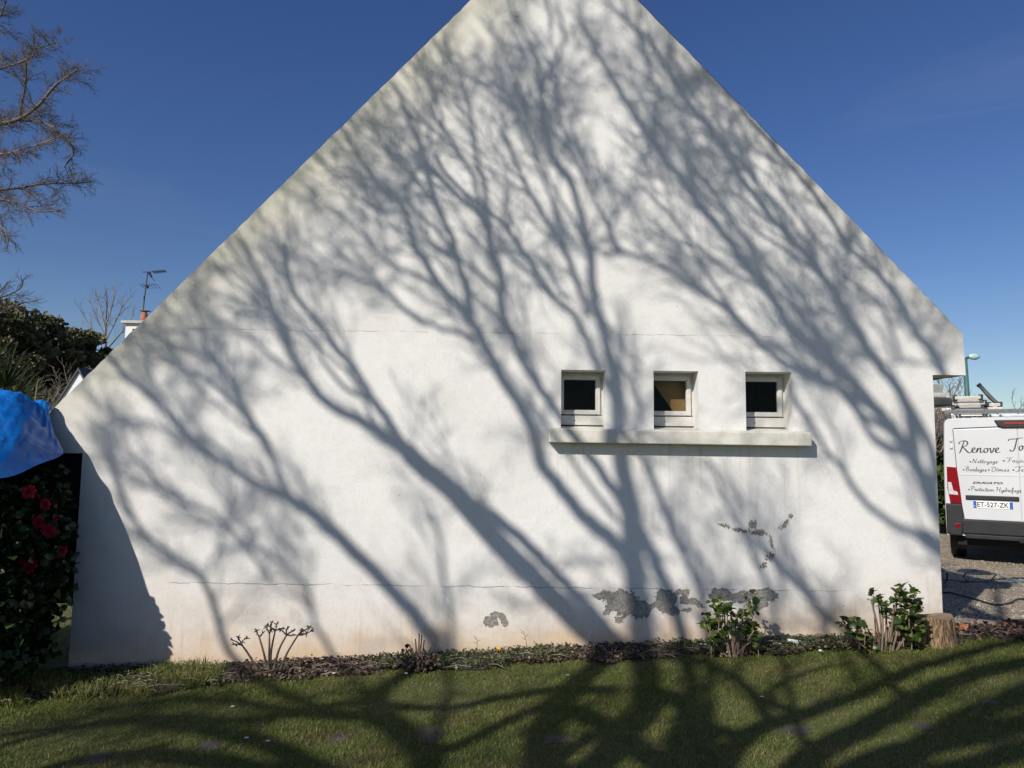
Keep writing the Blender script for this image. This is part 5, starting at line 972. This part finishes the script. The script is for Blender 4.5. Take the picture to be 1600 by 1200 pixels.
# licence plate
lpv = vbox('licence_plate', [((-.62, -.0235, .80), (-.10, -.0168, .912))], M_plate, None, .002); vbox('plate_band', [((-.617, -.0262, .803), (-.575, -.024, .909))], M_blue, lpv, .001); vbox('plate_band', [((-.145, -.0262, .803), (-.103, -.024, .909))], M_blue, lpv, .001)
def text_mesh(s, h, width=None, shear=0.0, extr=.0008, bold=0.0):
    cu = bpy.data.curves.new('text', 'FONT'); cu.body = s; cu.size = 1; cu.extrude = extr; cu.shear = shear; cu.offset = bold; cu.resolution_u = 3
    o = bpy.data.objects.new('text_tmp', cu); COL.objects.link(o); dg = bpy.context.evaluated_depsgraph_get(); me = bpy.data.meshes.new_from_object(o.evaluated_get(dg)); bpy.data.objects.remove(o); bpy.data.curves.remove(cu)
    co = np.empty(len(me.vertices) * 3, np.float32); me.vertices.foreach_get('co', co); co = co.reshape(-1, 3); x0 = co[:, 0].min(); wd = co[:, 0].max() - x0; cap = .72
    sc = h / cap; wx = (width / wd) if width else sc
    me.vertices.foreach_set('co', np.stack([(co[:, 0] - x0) * wx, co[:, 2], co[:, 1] * sc], -1).astype(np.float32).ravel()); me.materials.clear(); me.update(); return me
def vtext(s, x, z, h, width, m=M_txt, y=-.0185, nm='lettering', parent=None, **k):
    o = vobj(nm, text_mesh(s, h, width, **k), m, parent); o.location = (x, y, z); return o
vtext('ET-527-ZK', -.566, .822, .074, .41, M_seam, -.026, 'plate_number', lpv, bold=.012)
vtext('F', -.605, .815, .022, None, M_plate, -.0268, 'plate_letter', lpv)
# handwritten script as thin ribbons: strokes in glyph units (x-height .45, cap 1)
GL = {
 'R': (.92, [[(.02, .78), (.10, 1.0), (.40, 1.12), (.66, 1.0), (.62, .72), (.36, .55), (.20, .55)], [(.42, 1.08), (.28, .60), (.12, .10), (.02, -.06)], [(.28, .54), (.48, .30), (.66, .04), (.80, -.02), (.92, .08)]]),
 'e': (.38, [[(-.02, .08), (.14, .22), (.27, .36), (.22, .46), (.10, .38), (.05, .18), (.12, .02), (.26, .02), (.38, .12)]]),
 'n': (.50, [[(.0, .12), (.10, .42), (.06, .20), (.02, .0)], [(.04, .12), (.18, .38), (.30, .42), (.29, .22), (.28, .04), (.38, .02), (.50, .14)]]),
 'o': (.42, [[(.22, .44), (.08, .34), (.04, .14), (.12, .0), (.26, .08), (.32, .28), (.24, .44), (.30, .36), (.42, .38)]]),
 'v': (.40, [[(.0, .34), (.08, .42), (.10, .18), (.16, .0), (.28, .18), (.34, .42), (.42, .38)]]),
 'T': (.66, [[(-.12, .86), (-.02, 1.02), (.30, 1.04), (.70, 1.10), (1.02, 1.16)], [(.56, 1.06), (.46, .60), (.34, .14), (.20, -.06), (.04, -.06), (-.02, .06)]]),
 't': (.30, [[(.0, .1), (.16, .5), (.20, .8), (.12, .3), (.12, .02), (.22, .02), (.30, .12)], [(.0, .5), (.34, .55)]]),
 'y': (.44, [[(.0, .34), (.08, .42), (.08, .16), (.16, .02), (.30, .2), (.36, .42), (.30, .0), (.16, -.34), (.02, -.32), (.14, -.12), (.44, .12)]]),
 'a': (.44, [[(.30, .40), (.14, .42), (.04, .2), (.10, .0), (.24, .12), (.32, .40), (.28, .1), (.32, .0), (.44, .12)]]),
 'g': (.44, [[(.30, .40), (.14, .42), (.04, .2), (.10, .02), (.24, .14), (.32, .40), (.26, -.1), (.12, -.36), (.02, -.3), (.14, -.12), (.44, .12)]]),
 'r': (.34, [[(.0, .1), (.10, .46), (.14, .38), (.26, .38), (.22, .1), (.26, .0), (.36, .12)]]),
 'd': (.44, [[(.28, .38), (.14, .42), (.04, .2), (.10, .0), (.24, .12), (.34, .5), (.40, .98), (.30, .3), (.30, .0), (.44, .12)]]),
 's': (.30, [[(.0, .08), (.14, .36), (.20, .46), (.22, .22), (.18, .02), (.04, .04), (.14, .02), (.30, .12)]]),
 'i': (.22, [[(.0, .1), (.10, .42), (.06, .1), (.10, .0), (.22, .12)], [(.14, .60), (.16, .63)]]),
 'c': (.34, [[(.26, .36), (.18, .44), (.06, .32), (.04, .12), (.12, .0), (.24, .02), (.36, .12)]]),
 'm': (.66, [[(.0, .12), (.10, .42), (.02, .0)], [(.04, .12), (.2, .42), (.24, .3), (.18, .0)], [(.2, .12), (.38, .42), (.42, .3), (.40, .04), (.5, .02), (.66, .14)]]),
 'f': (.30, [[(.0, .1), (.18, .5), (.28, .9), (.20, .96), (.12, .5), (.02, -.3), (.08, -.34), (.12, .02), (.30, .12)]]),
 'u': (.46, [[(.0, .3), (.08, .42), (.06, .14), (.12, .0), (.26, .14), (.34, .42), (.30, .1), (.34, .0), (.46, .12)]]),
 'h': (.46, [[(.0, .1), (.2, .6), (.26, .96), (.14, .5), (.02, .0)], [(.06, .14), (.22, .4), (.30, .36), (.26, .04), (.34, .0), (.46, .12)]]),
 'N': (.80, [[(.0, -.02), (.14, .5), (.22, .96), (.34, .5), (.46, .0), (.58, .6), (.78, 1.04)]]),
 'B': (.66, [[(.0, .84), (.1, 1.0), (.4, 1.06), (.56, .9), (.46, .62), (.26, .54), (.48, .46), (.46, .14), (.24, -.02), (.04, .08)], [(.34, 1.0), (.2, .5), (.08, .0)]]),
 'D': (.72, [[(.32, .9), (.2, .4), (.1, .02), (.36, -.02), (.62, .3), (.64, .76), (.42, 1.0), (.1, .96), (.0, .8)]]),
 'P': (.62, [[(.0, .8), (.1, 1.0), (.4, 1.08), (.6, .9), (.5, .6), (.26, .5)], [(.34, 1.0), (.2, .5), (.06, -.04)]]),
 'F': (.60, [[(-.02, .86), (.06, 1.0), (.4, 1.0), (.76, 1.08)], [(.44, 1.0), (.32, .5), (.2, .06), (.04, .0)], [(.2, .52), (.54, .56)]]),
 'H': (.80, [[(.0, .8), (.1, .98), (.26, 1.0), (.16, .5), (.04, .0)], [(.72, 1.06), (.58, .5), (.52, .04), (.66, .02), (.8, .12)], [(.06, .44), (.66, .54)]]),
 ' ': (.32, []), '*': (.42, [])}
def script(s, x, z, cap, width=None, pen=.05, nm='lettering', parent=None):
    X = 0; strokes = []
    for ch in s:
        acc = None
        if ch == 'ç': acc = [(.16, .0), (.2, -.1), (.12, -.2), (.06, -.18)]; ch = 'c'
        if ch == 'ô': acc = [(.08, .58), (.2, .74), (.32, .58)]; ch = 'o'
        wd, st = GL[ch]
        if ch == '*': strokes.append(('dot', X + .14, .28)); X += wd; continue
        for q in st + ([acc] if acc else []): strokes.append([(X + a, b_) for a, b_ in q])
        X += wd
    kx = (width / X) if width else cap; V, F = [], []
    for st in strokes:
        if st[0] == 'dot':
            _, cx, cz = st; n = 14; b0 = len(V)
            for i in range(n): a = i * 6.283 / n; V.append(((cx + .16 * math.cos(a)) * kx, 0, (cz + .17 * math.sin(a)) * cap))
            V.append(((cx + .03) * kx, 0, (cz - .02) * cap))
            for i in range(n):
                if i not in (12, 13, 0): F.append((b0 + i, b0 + (i + 1) % n, b0 + n, b0 + n))
            continue
        Q = cr_spline([(a, b_, 0) for a, b_ in st], 5)[:, :2] * [kx, cap]; t = nrm(np.gradient(Q, axis=0)); nn_ = np.stack([-t[:, 1], t[:, 0]], -1)
        wv = pen * cap * (.55 + .75 * np.abs(t @ np.array([.35, -.94]))) * np.sin(np.linspace(.45, math.pi - .45, len(Q))) ** .4
        b0 = len(V); 
        for p, q, w_ in zip(Q, nn_, wv): V.append((p[0] + q[0] * w_, 0, p[1] + q[1] * w_)); V.append((p[0] - q[0] * w_, 0, p[1] - q[1] * w_))
        for i in range(len(Q) - 1): F.append((b0 + 2 * i, b0 + 2 * i + 1, b0 + 2 * i + 3, b0 + 2 * i + 2))
    bm = bmesh.new(); vv = [bm.verts.new(v) for v in V]
    for f in F:
        try: bm.faces.new([vv[i] for i in dict.fromkeys(f)])
        except ValueError: pass
    r = bmesh.ops.extrude_face_region(bm, geom=bm.faces[:])
    for e in r['geom']:
        if isinstance(e, bmesh.types.BMVert): e.co.y -= .0015
    o = vobj(nm, bm_mesh(bm, nm), M_txt, parent); o.location = (x, -.0165, z); return o
hx_ = lambda u_: (u_ - 1590) / 117.0
hz_ = lambda v_: (876 - v_) / 101.5 - .02; print('ZB', ZB)
script('Renove', hx_(1499), hz_(705.5), .165, (1563 - 1499) / 117, .050)
script('To', hx_(1578), hz_(701.5), .165, None, .050)
for s_, u0, v0, u1 in (('*Nettoyage', 1515, 722, 1559), ('*Façades', 1566, 720, 1612), ('*Bardages', 1504, 735, 1541), ('*Dômes', 1543, 734.5, 1575), ('*Terrasses', 1580, 734, 1625), ('*Protection Hydrofuge', 1511, 766, 1592)):
    script(s_, hx_(u0), hz_(v0), .066, (u1 - u0) / 117, .052)
vtext('DUCATO', hx_(1518), hz_(754.5), .03, (1565 - 1518) / 117, M_txt, shear=.35, bold=.045)
# roof rack and ladders
rk = []
bm = bmesh.new()
for y in (.25, 1.5, 2.8):
    box(bm, (-.93, y - .03, 2.285), (.93, y + .03, 2.325), .008)
    for s_ in (-1, 1): box(bm, (s_ * .86 - .03, y - .025, 2.16), (s_ * .86 + .03, y + .025, 2.284), .008)
for s_ in (-1, 1): box(bm, (s_ * .90 - .02, .0, 2.326), (s_ * .90 + .02, 2.95, 2.36), .008)
rack = vobj('roof_rack', bm_mesh(bm, 'roof_rack'), M_chrome)
T = Tubes(); T.add([(-.95, .02, 2.31), (.95, .02, 2.31)], .028, 10); vobj('roller', T.mesh('roller'), M_chrome, rack)
MV = Matrix.Translation(van.location) @ Matrix.Rotation(-psi, 4, 'Z')
M_alu = mat('aluminium', (.60, .57, .52), .38, (.48, .46, .43), 14, metal=.35)
def ladder(x0, x1, y0, y1, z, nr, label, tilt=0):
    L = empty('ladder', tuple(MV @ Vector(((x0 + x1) / 2, y0, z))), -psi, label=label, cat='ladder', group='aluminium ladders on the van roof')
    w_ = (x1 - x0) / 2; bm = bmesh.new()
    bm.free(); h = .065
    for s_ in (-1, 1):
        boxes('rail', [((s_ * w_ - .014, 0, 0), (s_ * w_ + .014, y1 - y0, h))], M_alu, L, .004)
        boxes('rubber_foot', [((s_ * w_ - .032, -.04, -.014), (s_ * w_ + .032, .06, h + .014))], M_black, L, .008)
    for k in range(nr): y = .12 + k * (y1 - y0 - .24) / (nr - 1); boxes('rung', [((-w_ + .014, y - .016, .016), (w_ - .014, y + .016, .05))], M_alu, L, .006)
    boxes('stabiliser_bar', [((-w_ - tilt, -.05, .006), (w_ + tilt, -.041, h - .012))], M_alu, L, .003)
ladder(-.80, -.45, .12, 3.0, hz_(620), 10, 'upper aluminium ladder stacked on the van roof rack, black feet')
ladder(-.84, -.40, .2, 2.9, hz_(628.5), 10, 'middle aluminium ladder under the upper one on the roof rack')
ladder(-.78, -.38, .30, 2.4, hz_(637.5), 8, 'widest aluminium frame at the bottom of the pile on the van roof', tilt=.22)
ladder(-.34, -.19, .5, 3.0, hz_(630), 9, 'narrow ladder section lying right of the pile on the van roof')
pr = empty('ladder_stay', tuple(MV @ Vector((-.38, .6, 2.40))), -psi, label='dark slanting stay bar sticking up from the ladder pile', cat='ladder stay')
T = Tubes(); T.add([(.20, 0, .0), (.06, .02, .17), (-.07, .03, .36)], [.030, .034, .030], 8); obj('bar', T.mesh('bar'), M_dm, pr)
T = Tubes(); T.add([(-.07, .03, .355), (-.10, .03, .39)], [.036, .036], 8); obj('end_cap', T.mesh('end_cap'), M_black, pr)
# antenna stub on the cab
T = Tubes(); T.add([(-.55, 3.0, 2.2), (-.55, 3.0, 2.62)], .008, 6); T.add([(-.55, 3.0, 2.62), (-.55, 3.0, 2.68)], .03, 8); vobj('beacon', T.mesh('beacon'), M_white)

# ------------------------------------------------------------------ driveway things
M_hose = mat('hose_blue', (.16, .24, .30), .45, (.10, .16, .20), 20); M_cable = mat('cable_black', (.012, .013, .015), .5)
def hose(pts, r, m, label, cat, lift=.012):
    P = [];
    for q in pts:
        p = gpt(q[0], q[1]); z = float(gz(p.x, p.y)) + .01 + r + (q[2] if len(q) > 2 else 0)
        if len(q) > 2: pp = at(q[0], q[1], q[3]); P.append((pp.x, pp.y, pp.z))
        else: P.append((p.x, p.y, z))
    T = Tubes(); C_ = cr_spline(P, 8); T.add(C_, r, 8); obj('hose', T.mesh('hose'), m, label=label, cat=cat)
hose([(1466, 906), (1490, 909), (1530, 911), (1565, 913), (1600, 911), (1660, 908)], .011, M_hose, 'blue grey hose lying across the gravel behind the house corner', 'hose')
hose([(1512, 908), (1506, 900, 0, 8.95), (1516, 893, 0, 8.9), (1534, 892, 0, 8.9), (1556, 900), (1575, 907), (1610, 912), (1660, 914)], .012, M_hose, 'hose curling up in a loop on the shaded gravel', 'hose')
hose([(1500, 912), (1540, 909), (1575, 906), (1620, 905), (1680, 900)], .009, M_cable, 'dark cable running between the blue hoses', 'cable')
hose([(1468, 928), (1490, 930), (1520, 938), (1555, 948), (1578, 945), (1592, 939), (1620, 940), (1680, 946)], .010, M_cable, 'black cable sagging across the gravel, nearest to the brick edging', 'cable')
hose([(1470, 890), (1478, 893, 0, 8.3), (1480, 903, 0, 8.2), (1477, 912), (1473, 918), (1466, 920)], .010, M_cable, 'short black hose end hooked round the house corner', 'hose')
be = empty('brick_edging', label='low worn brick and stone edging between the bed and the gravel', cat='edging'); M_brick = mat('brick_red', (.24, .085, .055), .85, (.16, .06, .045), 9, .6, 60); M_est = mat('edge_stone', (.26, .21, .17), .9, (.18, .15, .12), 9, .6, 60)
rg = np.random.default_rng(4); x = 3.82
for k in range(13):
    L = rg.uniform(.20, .30); g = float(gz(x, 6.62)); bm = bmesh.new(); Mx = Matrix.Translation((x + L / 2, 6.62 + rg.uniform(-.015, .015), g)) @ Matrix.Rotation(rg.uniform(-.06, .06), 4, 'Z') @ Matrix.Rotation(rg.uniform(-.05, .05), 4, 'Y')
    box(bm, (-L / 2, -.06, -.05), (L / 2 - .012, .06, rg.uniform(.045, .075)), .012, Mx)
    for v in bm.verts: v.co += Vector(rg.normal(size=3) * .003)
    obj('brick', bm_mesh(bm, 'brick'), M_est if k in (0, 1, 6) else M_brick, be); x += L
rg = np.random.default_rng(6); n = 9000; x = rg.uniform(3.8, 10, n); y = 6.7 + (rg.random(n) ** 1.6) * 6; P = np.stack([x, y, gz(x, y) + .012], -1)
oc = np.array([[1, 0, 0], [-1, 0, 0], [0, 1, 0], [0, -1, 0], [0, 0, .7], [0, 0, -.7]]); of = np.array([[0, 2, 4], [2, 1, 4], [1, 3, 4], [3, 0, 4], [2, 0, 5], [1, 2, 5], [3, 1, 5], [0, 3, 5]]); X, Y_, Z = axes(nrm(rg.normal(size=(n, 3)) * [1, 1, .2]), np.tile([0, 0, 1.], (n, 1)))
obj('loose_pebbles', scatter('loose_pebbles', oc, [of], P, X, Y_, Z, rg.uniform(.006, .015, n)), mat('pebble', (.3, .27, .2), .85, rnd=[(0, (.12, .10, .075)), (.5, (.30, .26, .20)), (1, (.55, .50, .43))]), label='loose pale pebbles on the gravel driveway', cat='gravel', kind='stuff')
